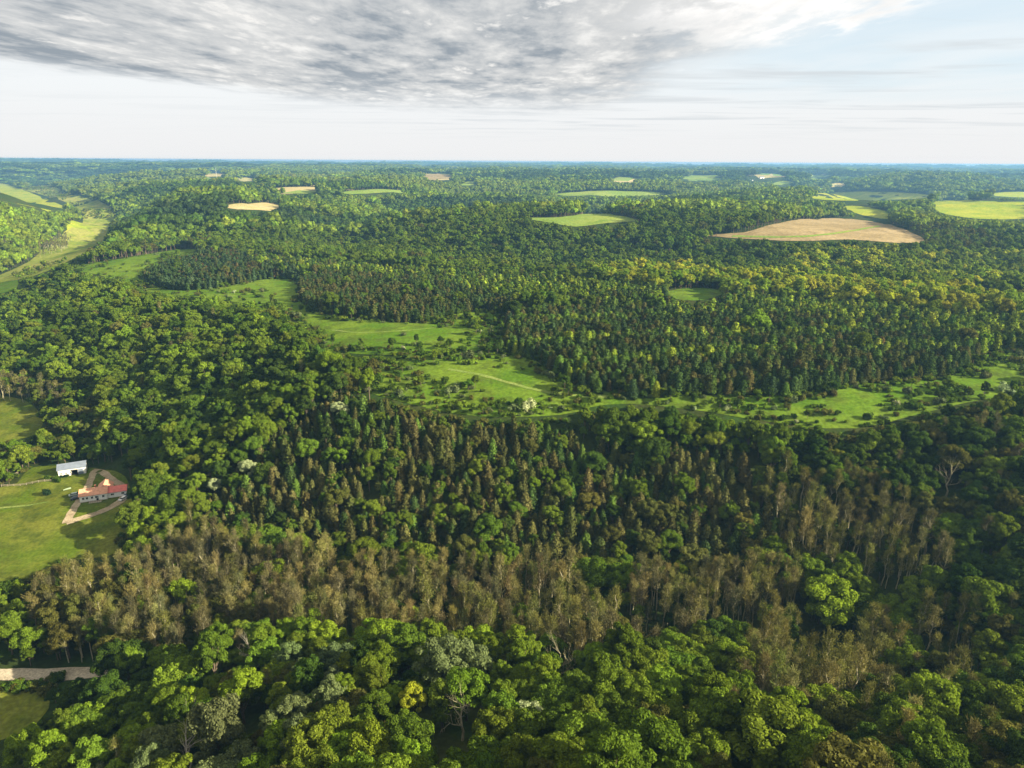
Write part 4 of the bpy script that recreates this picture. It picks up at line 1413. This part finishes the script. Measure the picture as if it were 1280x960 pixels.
NOUN = {'broadleaf': 'tree', 'budding': 'budding tree', 'cedar': 'cedar', 'pine': 'pine', 'shrub': 'bush'}
SEVERAL = {'broadleaf': 'leafy trees', 'budding': 'budding trees', 'cedar': 'cedars', 'pine': 'pines', 'shrub': 'bushes'}
ORD = ['leftmost', 'second from left', 'third from left', 'fourth from left', 'fifth from left', 'sixth from left']
STUFF = {'broadleaf': 'broadleaf_woods', 'budding': 'budding_woods', 'cedar': 'cedar_woods', 'pine': 'pine_plantation', 'shrub': 'shrubbery'}
PER_KIND = 290

for kd, A in POOL.items():
    n = len(A['x'])
    A['rz'] = RNG.uniform(0, 6.28, n)
    A['tint'] = jitter_tint(A['tone'])
    A['form'] = np.array([RNG.integers(0, len(STOCK[kd].get(l, STOCK[kd][0]))) for l in A['lod']]) if n < 1000 else RNG.integers(0, 1000, n)
    for l in np.unique(A['lod']):
        m = A['lod'] == l
        A['form'][m] = A['form'][m] % len(STOCK[kd][l])
    px, py, dep = project(A['x'], A['y'], A['z'] + 6 * A['s'])
    infr = (px > 4) & (px < 1276) & (py > 190) & (py < 962) & (dep > 0) & (A['lod'] == 0) & (A['zone'] != 'under')
    size = np.where(infr, A['s'] / np.maximum(dep, 1), 0)
    take = np.argsort(-size)[:min(PER_KIND, int(infr.sum()))]
    A['solo'] = np.zeros(n, bool)
    A['solo'][take] = True
    pl = np.array([[q[0], q[1]] for q in PLACES[kd]], float)
    near = np.argmin((px[take, None] - pl[None, :, 0]) ** 2 + (1.3 * (py[take, None] - pl[None, :, 1])) ** 2, axis=1)
    clusters = {}
    for i, t in zip(near, take):
        big = A['s'][t]
        big_word = 'tall ' if big > np.quantile(A['s'][take], 0.7) else ('small ' if big < np.quantile(A['s'][take], 0.3) else '')
        clusters.setdefault((A['tone'][t], big_word, i), []).append(t)
    nm, cat = NAMES[kd]
    first = {}
    for (tone, bw, i), ts in clusters.items():
        ts.sort(key=lambda q: px[q])
        where = PLACES[kd][i][2]
        for q, t in enumerate(ts):
            if len(ts) == 1:
                lab = f'{bw}{tone} {NOUN[kd]} {where}'
            elif len(ts) <= 6:
                od = 'rightmost' if q == len(ts) - 1 else ORD[q]
                lab = f'{od} {bw}{tone} {NOUN[kd]} {where}'
            else:
                lab = f'{bw}{tone} {NOUN[kd]} {where}'
            if len(lab.split()) > 16:
                lab = lab.replace(' from left', '')
            cm, tm, jm = STOCK[kd][0][A['form'][t]]
            fkey = int(A['form'][t])
            loc = (A['x'][t], A['y'][t], A['z'][t])
            s_ = float(A['s'][t])
            sc = (s_ * random.uniform(0.92, 1.1), s_ * random.uniform(0.92, 1.1), s_ * random.uniform(0.92, 1.12))
            tint = [float(v) for v in A['tint'][t]]
            if fkey not in first:
                o = first[fkey] = tree_thing(nm, cm, tm, loc, A['rz'][t], sc, tint, lab, cat, None, jm if kd == 'shrub' else None)
            else:
                o = copy_tree(first[fkey], loc, A['rz'][t], sc, tint)
            o['label'] = lab
            o['group'] = f'{tone} {SEVERAL[kd]} {where}' if len(ts) > 1 else f'{SEVERAL[kd]} {where}'


# ------------------------------------------------------------------ the rest of each kind, one object each
def scatter_group(coll):
    g = bpy.data.node_groups.new('woods_spread', 'GeometryNodeTree')
    g.interface.new_socket('Geometry', in_out='INPUT', socket_type='NodeSocketGeometry')
    g.interface.new_socket('Geometry', in_out='OUTPUT', socket_type='NodeSocketGeometry')
    N, L = g.nodes.new, g.links.new
    gi, go = N('NodeGroupInput'), N('NodeGroupOutput')
    ci = N('GeometryNodeCollectionInfo')
    ci.inputs['Collection'].default_value = coll
    ci.inputs['Separate Children'].default_value = True
    ci.inputs['Reset Children'].default_value = True
    iop = N('GeometryNodeInstanceOnPoints')
    iop.inputs['Pick Instance'].default_value = True

    def attr(nm, ty):
        a = N('GeometryNodeInputNamedAttribute')
        a.data_type = ty
        a.inputs['Name'].default_value = nm
        return [o for o in a.outputs if o.enabled][0]
    L(gi.outputs[0], iop.inputs['Points'])
    L(ci.outputs[0], iop.inputs['Instance'])
    L(attr('form', 'INT'), iop.inputs['Instance Index'])
    rot = N('FunctionNodeEulerToRotation')
    L(attr('turn', 'FLOAT_VECTOR'), rot.inputs[0])
    L(rot.outputs[0], iop.inputs['Rotation'])
    L(attr('size', 'FLOAT_VECTOR'), iop.inputs['Scale'])
    L(iop.outputs[0], go.inputs[0])
    return g


for kd, A in POOL.items():
    m = ~A['solo']
    n = int(m.sum())
    if not n:
        continue
    coll = bpy.data.collections.new(kd + '_forms')
    base, tot = {}, 0
    for l in sorted(STOCK[kd]):
        base[l] = tot
        for q, (_, _, jm) in enumerate(STOCK[kd][l]):
            coll.objects.link(bpy.data.objects.new(f'{kd}_form_{tot:02d}', jm))
            tot += 1
    me = bpy.data.meshes.new(STUFF[kd])
    me.vertices.add(n)
    me.vertices.foreach_set('co', np.stack([A['x'][m], A['y'][m], A['z'][m]], -1).astype(np.float32).ravel())
    form = np.array([base[l] for l in A['lod'][m]]) + A['form'][m]
    me.attributes.new('form', 'INT', 'POINT').data.foreach_set('value', form.astype(np.int32))
    s_ = A['s'][m]
    jit = RNG.uniform(0.9, 1.12, (n, 3))
    sz = np.stack([s_, s_, s_ * A['flat'][m]], -1) * jit
    me.attributes.new('size', 'FLOAT_VECTOR', 'POINT').data.foreach_set('vector', sz.astype(np.float32).ravel())
    tr = np.stack([RNG.normal(0, 0.03, n), RNG.normal(0, 0.03, n), A['rz'][m]], -1)
    me.attributes.new('turn', 'FLOAT_VECTOR', 'POINT').data.foreach_set('vector', tr.astype(np.float32).ravel())
    me.attributes.new('tint', 'FLOAT_COLOR', 'POINT').data.foreach_set('color', A['tint'][m].astype(np.float32).ravel())
    for q in MATS[kd]:
        me.materials.append(q)
    o = bpy.data.objects.new(STUFF[kd], me)
    COL.objects.link(o)
    md = o.modifiers.new('spread', 'NODES')
    md.node_group = scatter_group(coll)
    tag(o, kind='stuff')
    print(kd, 'individual', int(A['solo'].sum()), 'rest', n)

# ------------------------------------------------------------------ farm buildings and small things
M_WHITE = plain_mat('white_siding', (0.78, 0.78, 0.76), 0.6, 1.5, 0.05)
M_SALMON = plain_mat('salmon_shingle', (0.60, 0.30, 0.195), 0.85, 1.2, 0.16)
M_RED = plain_mat('red_roofing', (0.58, 0.15, 0.125), 0.6, 0.8, 0.14)
M_TIN = plain_mat('tin_roofing', (0.16, 0.19, 0.25), 0.5, 0.5, 0.12, 0.3, 0.0)
M_GLASS = plain_mat('window_glass', (0.02, 0.025, 0.03), 0.1, None, 0, 0.6)
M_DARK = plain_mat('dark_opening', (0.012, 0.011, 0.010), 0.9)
M_WOOD = plain_mat('weathered_wood', (0.34, 0.29, 0.22), 0.9, 3.0, 0.2)
M_TRIM = plain_mat('trim_paint', (0.82, 0.82, 0.80), 0.5)
M_BRICK = plain_mat('chimney_brick', (0.28, 0.12, 0.08), 0.9, 4.0, 0.2)
M_TYRE = plain_mat('tyre_rubber', (0.02, 0.02, 0.02), 0.9)
M_STEEL = plain_mat('galvanised_steel', (0.45, 0.46, 0.47), 0.5, None, 0, 0.5, 0.6)


def gable(mb, x0, x1, y0, y1, z0, rise, th=0.22, over=0.4, along='x'):
    """two sloping roof slabs"""
    def P(a, b, c):
        return (a, b, c) if along == 'x' else (b, a, c)
    if along != 'x':
        x0, x1, y0, y1 = y0, y1, x0, x1
    ym = (y0 + y1) / 2
    sl = rise / (ym - y0)
    for s_, ye in ((-1, y0 - over), (1, y1 + over)):
        ze = z0 - sl * over
        v = [P(x0 - over, ye, ze), P(x1 + over, ye, ze), P(x1 + over, ym, z0 + rise), P(x0 - over, ym, z0 + rise)]
        v += [(a, b, c + th) for a, b, c in v]
        mb.poly(v, [(3, 2, 1, 0), (4, 5, 6, 7), (0, 1, 5, 4), (1, 2, 6, 5), (2, 3, 7, 6), (3, 0, 4, 7)])
    return mb


def gable_walls(mb, x0, x1, y0, y1, z0, z1, rise, along='x'):
    if along == 'x':
        ym = (y0 + y1) / 2
        v = [(x0, y0, z0), (x1, y0, z0), (x1, y1, z0), (x0, y1, z0), (x0, y0, z1), (x1, y0, z1), (x1, y1, z1), (x0, y1, z1), (x0, ym, z1 + rise), (x1, ym, z1 + rise)]
        return mb.poly(v, [(0, 1, 5, 4), (2, 3, 7, 6), (1, 2, 6, 9, 5), (3, 0, 4, 8, 7)])
    xm = (x0 + x1) / 2
    v = [(x0, y0, z0), (x1, y0, z0), (x1, y1, z0), (x0, y1, z0), (x0, y0, z1), (x1, y0, z1), (x1, y1, z1), (x0, y1, z1), (xm, y0, z1 + rise), (xm, y1, z1 + rise)]
    return mb.poly(v, [(1, 2, 6, 5), (3, 0, 4, 7), (0, 1, 5, 8, 4), (2, 3, 7, 9, 6)])


def window(parent, x, z, w, h_, y, mat_frame=None):
    """on a wall facing -y"""
    f = MB()
    for a, b, c, d in ((x - w / 2 - .09, x + w / 2 + .09, z + h_ / 2, z + h_ / 2 + .09), (x - w / 2 - .09, x + w / 2 + .09, z - h_ / 2 - .11, z - h_ / 2),
                       (x - w / 2 - .09, x - w / 2, z - h_ / 2, z + h_ / 2), (x + w / 2, x + w / 2 + .09, z - h_ / 2, z + h_ / 2), (x - .03, x + .03, z - h_ / 2, z + h_ / 2)):
        f.box(a, b, y - .07, y - .003, c, d)
    o = f.build('window', mat_frame or M_TRIM, parent)
    MB().box(x - w / 2, x + w / 2, y - .03, y - .004, z - h_ / 2, z + h_ / 2).build('pane', M_GLASS, o)
    return o


def frame_at(p0, p1):
    """origin and turn of a building whose front runs between two picture points"""
    a, b = np.array(at(*p0)), np.array(at(*p1))
    rz = math.atan2(b[1] - a[1], b[0] - a[0])
    return a, rz, float(np.hypot(*(b - a)))


def pad(a, rz, L, D):
    c, s_ = math.cos(rz), math.sin(rz)
    return max(float(height(a[0] + c * u - s_ * v, a[1] + s_ * u + c * v)) for u in (0, L / 2, L) for v in (0, D))


# ---- house
a, rz, L = frame_at((100.3, 629.0), (158.5, 621.5))
zg = 4.3
house = empty('farmhouse', (a[0], a[1], zg), rz, label='white farmhouse with salmon and red roofs inside the gravel drive', cat='house')
Lm = L * 0.585
D = 8.6
fnd = MB().box(-0.1, Lm + 0.1, -0.1, D + 0.1, -1.6, 0.0).box(Lm + 0.1, L + 0.1, 0.9, D - 0.4, -1.6, 0.0)
fnd.build('foundation', M_WOOD, house)
gable_walls(MB(), 0, Lm, 0, D, 0.0, 3.1, 1.9).build('wall', M_WHITE, house)
rf = gable(MB(), 0, Lm, 0, D, 3.12, 1.9).build('roof', M_SALMON, house)
MB().box(Lm * 0.52, Lm * 0.52 + 0.8, D * 0.56, D * 0.56 + 0.7, 4.2, 6.1).build('chimney', M_BRICK, rf)
w2 = gable_walls(MB(), Lm * 0.60, Lm * 1.12, D * 0.52, D + 3.4, 0.0, 3.3, 2.3, 'y').build('wall', M_WHITE, house)
gable(MB(), Lm * 0.60, Lm * 1.12, D * 0.52, D + 3.4, 3.33, 2.3, along='y').build('roof', M_SALMON, house)
gable_walls(MB(), Lm + 0.02, L, 1.0, D - 0.5, 0.0, 2.7, 1.6).build('garage_wall', M_WHITE, house)
g_roof = gable(MB(), Lm + 0.45, L, 1.0, D - 0.5, 2.73, 1.6).build('garage_roof', M_RED, house)
g_roof['label'] = 'red roof of the lower wing'
for wx in (1.6, 3.2, 5.4, 7.2, Lm - 1.6):
    window(house, wx, 1.75, 0.95, 1.15, 0.0)
for wx in (Lm + 2.2, L - 1.6):
    window(house, wx, 1.55, 1.3, 0.9, 1.0)
dr = MB().box(Lm * 0.64 - .5, Lm * 0.64 + .5, -0.06, -0.004, 0.05, 2.1).build('door', M_DARK, house)
MB().box(Lm * 0.64 + .34, Lm * 0.64 + .40, -0.12, -0.06, 1.0, 1.12).build('handle', M_STEEL, dr)
deck = MB().box(4.0, 9.6, -2.4, -0.15, -0.25, -0.05).build('porch', M_WOOD, house)
rl = MB()
for q in range(8):
    rl.box(4.0 + q * 0.79, 4.07 + q * 0.79, -2.4, -2.32, -0.05, 0.95)
rl.box(3.98, 9.62, -2.42, -2.3, 0.95, 1.03)
rl.build('railing', M_DARK, deck)

# ---- barn
a, rz, L = frame_at((73.6, 597.2), (108.0, 592.0))
zg = 4.12
barn = empty('barn', (a[0], a[1], zg), rz, label='white barn with a pale metal roof and dark open doorway by the wood edge', cat='barn')
D = 8.5
MB().box(-0.1, L + 0.1, -0.1, D + 0.1, -1.5, 0.0).build('foundation', M_WOOD, barn)
wl = MB()
d0, d1 = L * 0.46, L * 0.70
ym, z1, rise = D / 2, 3.9, 1.7
wl.poly([(0, 0, 0), (d0, 0, 0), (d0, 0, z1), (0, 0, z1)], [(0, 1, 2, 3)])
wl.poly([(d1, 0, 0), (L, 0, 0), (L, 0, z1), (d1, 0, z1)], [(0, 1, 2, 3)])
wl.poly([(d0, 0, 2.9), (d1, 0, 2.9), (d1, 0, z1), (d0, 0, z1)], [(0, 1, 2, 3)])
wl.poly([(L, D, 0), (0, D, 0), (0, D, z1), (L, D, z1)], [(0, 1, 2, 3)])
wl.poly([(L, 0, 0), (L, D, 0), (L, D, z1), (L, ym, z1 + rise), (L, 0, z1)], [(0, 1, 2, 3, 4)])
wl.poly([(0, D, 0), (0, 0, 0), (0, 0, z1), (0, ym, z1 + rise), (0, D, z1)], [(0, 1, 2, 3, 4)])
wl.build('wall', M_WHITE, barn)
MB().box(0.05, L - 0.05, 0.3, D - 0.1, 0.004, 0.05).build('dark_floor', M_DARK, barn)  # near black floor: shade inside the barn put into its colour
gable(MB(), 0, L, 0, D, z1 + 0.02, rise, 0.12, 0.5).build('roof', M_TIN, barn)
MB().box(d0 - 0.12, d1 + 0.12, -0.10, -0.004, 2.9, 3.06).box(d0 - 0.12, d0, -0.10, -0.004, 0, 2.9).box(d1, d1 + 0.12, -0.10, -0.004, 0, 2.9).build('doorway_trim', M_WOOD, barn)
MB().box(d1 + 0.15, d1 + 2.6, -0.18, -0.11, 0.05, 2.95).build('sliding_door', M_TIN, barn)
for wx in (1.4, 3.6, 5.6):
    window(barn, wx, 1.7, 0.8, 0.9, 0.0)

# ---- drive and lane
ribbon('driveway', P_DRIVE, 3.6, M_GRAVEL, 0.22, 1.5)
ribbon('driveway_loop', P_LOOP, 4.4, M_GRAVEL, 0.26, 1.5)
ribbon('farm_track', line_at([(-30, 637), (20, 634), (60, 628)]), 1.6, M_TRACK, 0.2)


# ---- cars
def make_car(pxy, rz, paint, label, pickup=False):
    x, y = at(*pxy)
    car = empty('parked_car', (x, y, float(height(x, y)) + 0.16), rz, label=label, cat='car', group='cars parked around the farmhouse')
    m = plain_mat('car_paint', paint, 0.35, None, 0, 0.5)
    prof = [(-2.2, .35), (-2.25, .75), (-2.1, .95), (-1.0, 1.0), (1.9, 1.02), (2.2, .85), (2.25, .4)]
    b = MB()
    n = len(prof)
    v = [(px_, s_ * 0.88, pz) for s_ in (-1, 1) for px_, pz in prof]
    b.poly(v, [tuple(range(n)), tuple(range(2 * n - 1, n - 1, -1))] + [(k + 1, k, n + k, n + k + 1) for k in range(n - 1)] + [(0, n - 1, 2 * n - 1, n)])
    b.build('body', m, car)
    x0, x1 = (-1.2, 1.75) if not pickup else (-1.0, 0.5)
    c = MB()
    c.poly([(x0 - .35, -.82, 1.0), (x1 + .3, -.82, 1.0), (x1 + .3, .82, 1.0), (x0 - .35, .82, 1.0), (x0 + .35, -.66, 1.48), (x1 - .25, -.66, 1.48), (x1 - .25, .66, 1.48), (x0 + .35, .66, 1.48)],
           [(0, 1, 5, 4), (1, 2, 6, 5), (2, 3, 7, 6), (3, 0, 4, 7)])
    c.build('windows', M_GLASS, car)
    MB().box(x0 + .33, x1 - .23, -.68, .68, 1.48, 1.53).build('roof', m, car)
    for wx in (-1.4, 1.4):
        for s_ in (-1, 1):
            w_ = MB().tube((wx, s_ * 0.74, .33), (wx, s_ * 0.93, .33), .33, .33, 12).build('wheel', M_TYRE, car)
            MB().tube((wx, s_ * 0.925, .33), (wx, s_ * 0.945, .33), .18, .18, 8).build('rim', M_STEEL, w_)
    return car


def pc(a, b):
    return (30 + a / 7.38, 550 + b / 7.38)


make_car(pc(478, 552), R(38), (0.03, 0.035, 0.045), 'dark parked car at the left end of the farmhouse')
make_car(pc(462, 520), R(36), (0.40, 0.46, 0.42), 'pale greenish parked car behind the dark car left of the farmhouse')
make_car(pc(918, 556), R(75), (0.70, 0.70, 0.70), 'white parked car at the right end of the gravel loop')
make_car(pc(968, 520), R(20), (0.06, 0.10, 0.16), 'dark blue parked car beside the red roofed wing')
# ---- boat on the lawn
bx_, by_ = at(*pc(400, 465))
boat = empty('rowing_boat', (bx_, by_, float(height(bx_, by_)) + 0.1), R(42), label='small pale boat lying on the lawn between barn and house', cat='boat')
boat.scale = (0.62, 0.62, 0.62)
hv, hf = [], []
for q in range(9):
    t = q / 8
    w_ = 1.05 * math.sin(math.pi * min(1, 0.16 + t * 0.84)) ** 0.7
    xx = -2.8 + 5.6 * (1 - t)
    hv += [(xx, -w_, .75 + .25 * (1 - t) ** 2), (xx, -w_ * .6, .12), (xx, 0, 0), (xx, w_ * .6, .12), (xx, w_, .75 + .25 * (1 - t) ** 2)]
for q in range(8):
    for k in range(4):
        hf.append((q * 5 + k, q * 5 + k + 1, q * 5 + k + 6, q * 5 + k + 5))
hf.append((44, 43, 42, 41, 40))
MB().poly(hv, hf).build('hull', plain_mat('boat_paint', (0.38, 0.48, 0.30), 0.5), boat, True)
cv = [(hv[q * 5 + k][0], hv[q * 5 + k][1] * .97, hv[q * 5 + k][2] + .02) for q in range(9) for k in (0, 4)]
MB().poly(cv, [(q * 2, q * 2 + 1, q * 2 + 3, q * 2 + 2) for q in range(8)]).build('cover', plain_mat('boat_cover', (0.42, 0.52, 0.34), 0.8), boat)


# ---- fence
def fence(p0, p1, label):
    a, b = np.array(at(*p0)), np.array(at(*p1))
    n = max(2, int(np.hypot(*(b - a)) / 3.0))
    P = [a + (b - a) * k / n for k in range(n + 1)]
    Zh = [float(height(*p)) for p in P]
    f = empty('wooden_fence', (P[0][0], P[0][1], Zh[0]), 0, label=label, cat='fence')
    o = np.array([P[0][0], P[0][1], Zh[0]])
    for p, z in zip(P, Zh):
        q = np.array([p[0], p[1], z]) - o
        MB().box(q[0] - .08, q[0] + .08, q[1] - .08, q[1] + .08, q[2] - .4, q[2] + 1.3).build('post', M_WOOD, f)
    for h_ in (0.45, 0.8, 1.15):
        r_ = MB()
        for k in range(n):
            u = np.array([P[k][0], P[k][1], Zh[k] + h_]) - o
            v = np.array([P[k + 1][0], P[k + 1][1], Zh[k + 1] + h_]) - o
            r_.tube(u, v, .07, .07, 4)
        r_.build('rail', M_WOOD, f)


fence((2, 609), (64, 602), 'pale rail fence crossing the lawn to the left of the barn')
fence((0, 606), (26, 590), 'pale rail fence along the wood edge at the left of the barn')

# ---- lone dark shrub on the lawn, bush shapes standing in for dark clutter at the barn
for q, (pp, s_, lab) in enumerate(((pc(222, 510), 1.25, 'lone dark round bush on the lawn below the barn'), (pc(345, 352), 0.6, 'dark low clutter shaped as a bush at the left corner of the barn'), (pc(395, 345), 0.6, 'dark low clutter shaped as a bush beside the barn doorway'))):
    x, y = at(*pp)
    tree_thing('shrub', None, None, (x, y, float(height(x, y))), q * 1.3, (s_, s_, s_ * 1.15), [0.016, 0.034, 0.014, 1.0], lab, 'shrub', None, STOCK['shrub'][0][q][2])

# ---- far away: a mast and a few farmsteads
def far_at(px_, r_):
    d = ray(px_, 215)
    u = math.atan2(d[0], d[1])
    return r_ * math.sin(u), r_ * math.cos(u)


mx_, my_ = far_at(270, 2900)
mast = empty('radio_mast', (mx_, my_, float(height(mx_, my_))), 0, label='thin radio mast on the far ridge at the left', cat='mast')
t = MB()
for k in range(3):
    an = k * 2.094
    t.tube((math.cos(an) * 1.2, math.sin(an) * 1.2, 0), (math.cos(an) * .5, math.sin(an) * .5, 62), .22, .16, 4)
t.build('legs', M_STEEL, mast)
t = MB()
for q in range(16):
    z0, z1_ = q * 3.875, q * 3.875 + 3.875
    for k in range(3):
        a0, a1 = k * 2.094, (k + 1) * 2.094
        r0 = 1.2 - .7 * z0 / 62
        t.tube((math.cos(a0) * r0, math.sin(a0) * r0, z0), (math.cos(a1) * r0, math.sin(a1) * r0, z1_), .09, .09, 3)
t.build('lattice', M_STEEL, mast)
MB().tube((0, 0, 62), (0, 0, 68), .12, .06, 5).build('antenna', M_STEEL, mast)
for px_, r_, w_, lab in ((940, 3700, 16, 'white farm shed leftmost on the far upland'), (953, 3800, 22, 'long white farm building second on the far upland'), (1100, 4600, 24, 'white farm building rightmost on the far upland'),
                         (560, 4400, 20, 'small white farm building beyond the far tan field'), (300, 3300, 16, 'small white house by the radio mast')):
    x, y = far_at(px_, r_)
    f = empty('farm_building', (x, y, float(height(x, y))), R(15), label=lab, cat='building', group='white farm buildings on the far upland')
    gable_walls(MB(), -w_ / 2, w_ / 2, -5, 5, -2, 6.5, 3).build('wall', M_WHITE, f)
    gable(MB(), -w_ / 2, w_ / 2, -5, 5, 6.55, 3).build('roof', M_TIN, f)
    MB().box(-1.8, 1.8, -5.08, -5.004, -1, 4).build('door', M_DARK, f)

# ------------------------------------------------------------------ air
HAZE_TOP = max(CAM_Z, float(HZ.max()) + 22) + 2
hz = MB().box(-16800, 16800, -16800, 16800, float(HZ.min()) - 1.5, HAZE_TOP).build('haze', None)
m, g = new_mat('haze_air')
out = g.n('ShaderNodeOutputMaterial')
pv = g.n('ShaderNodeVolumePrincipled')
pv.inputs['Color'].default_value = (0.24, 0.52, 0.92, 1)
pv.inputs['Density'].default_value = 9.5e-5
pv.inputs['Anisotropy'].default_value = 0.2
g.t.links.new(pv.outputs[0], out.inputs['Volume'])
m.volume_intersection_method if hasattr(m, 'volume_intersection_method') else None
m.cycles.homogeneous_volume = True if hasattr(m.cycles, 'homogeneous_volume') else True
hz.data.materials.append(m)
tag(hz, kind='stuff')
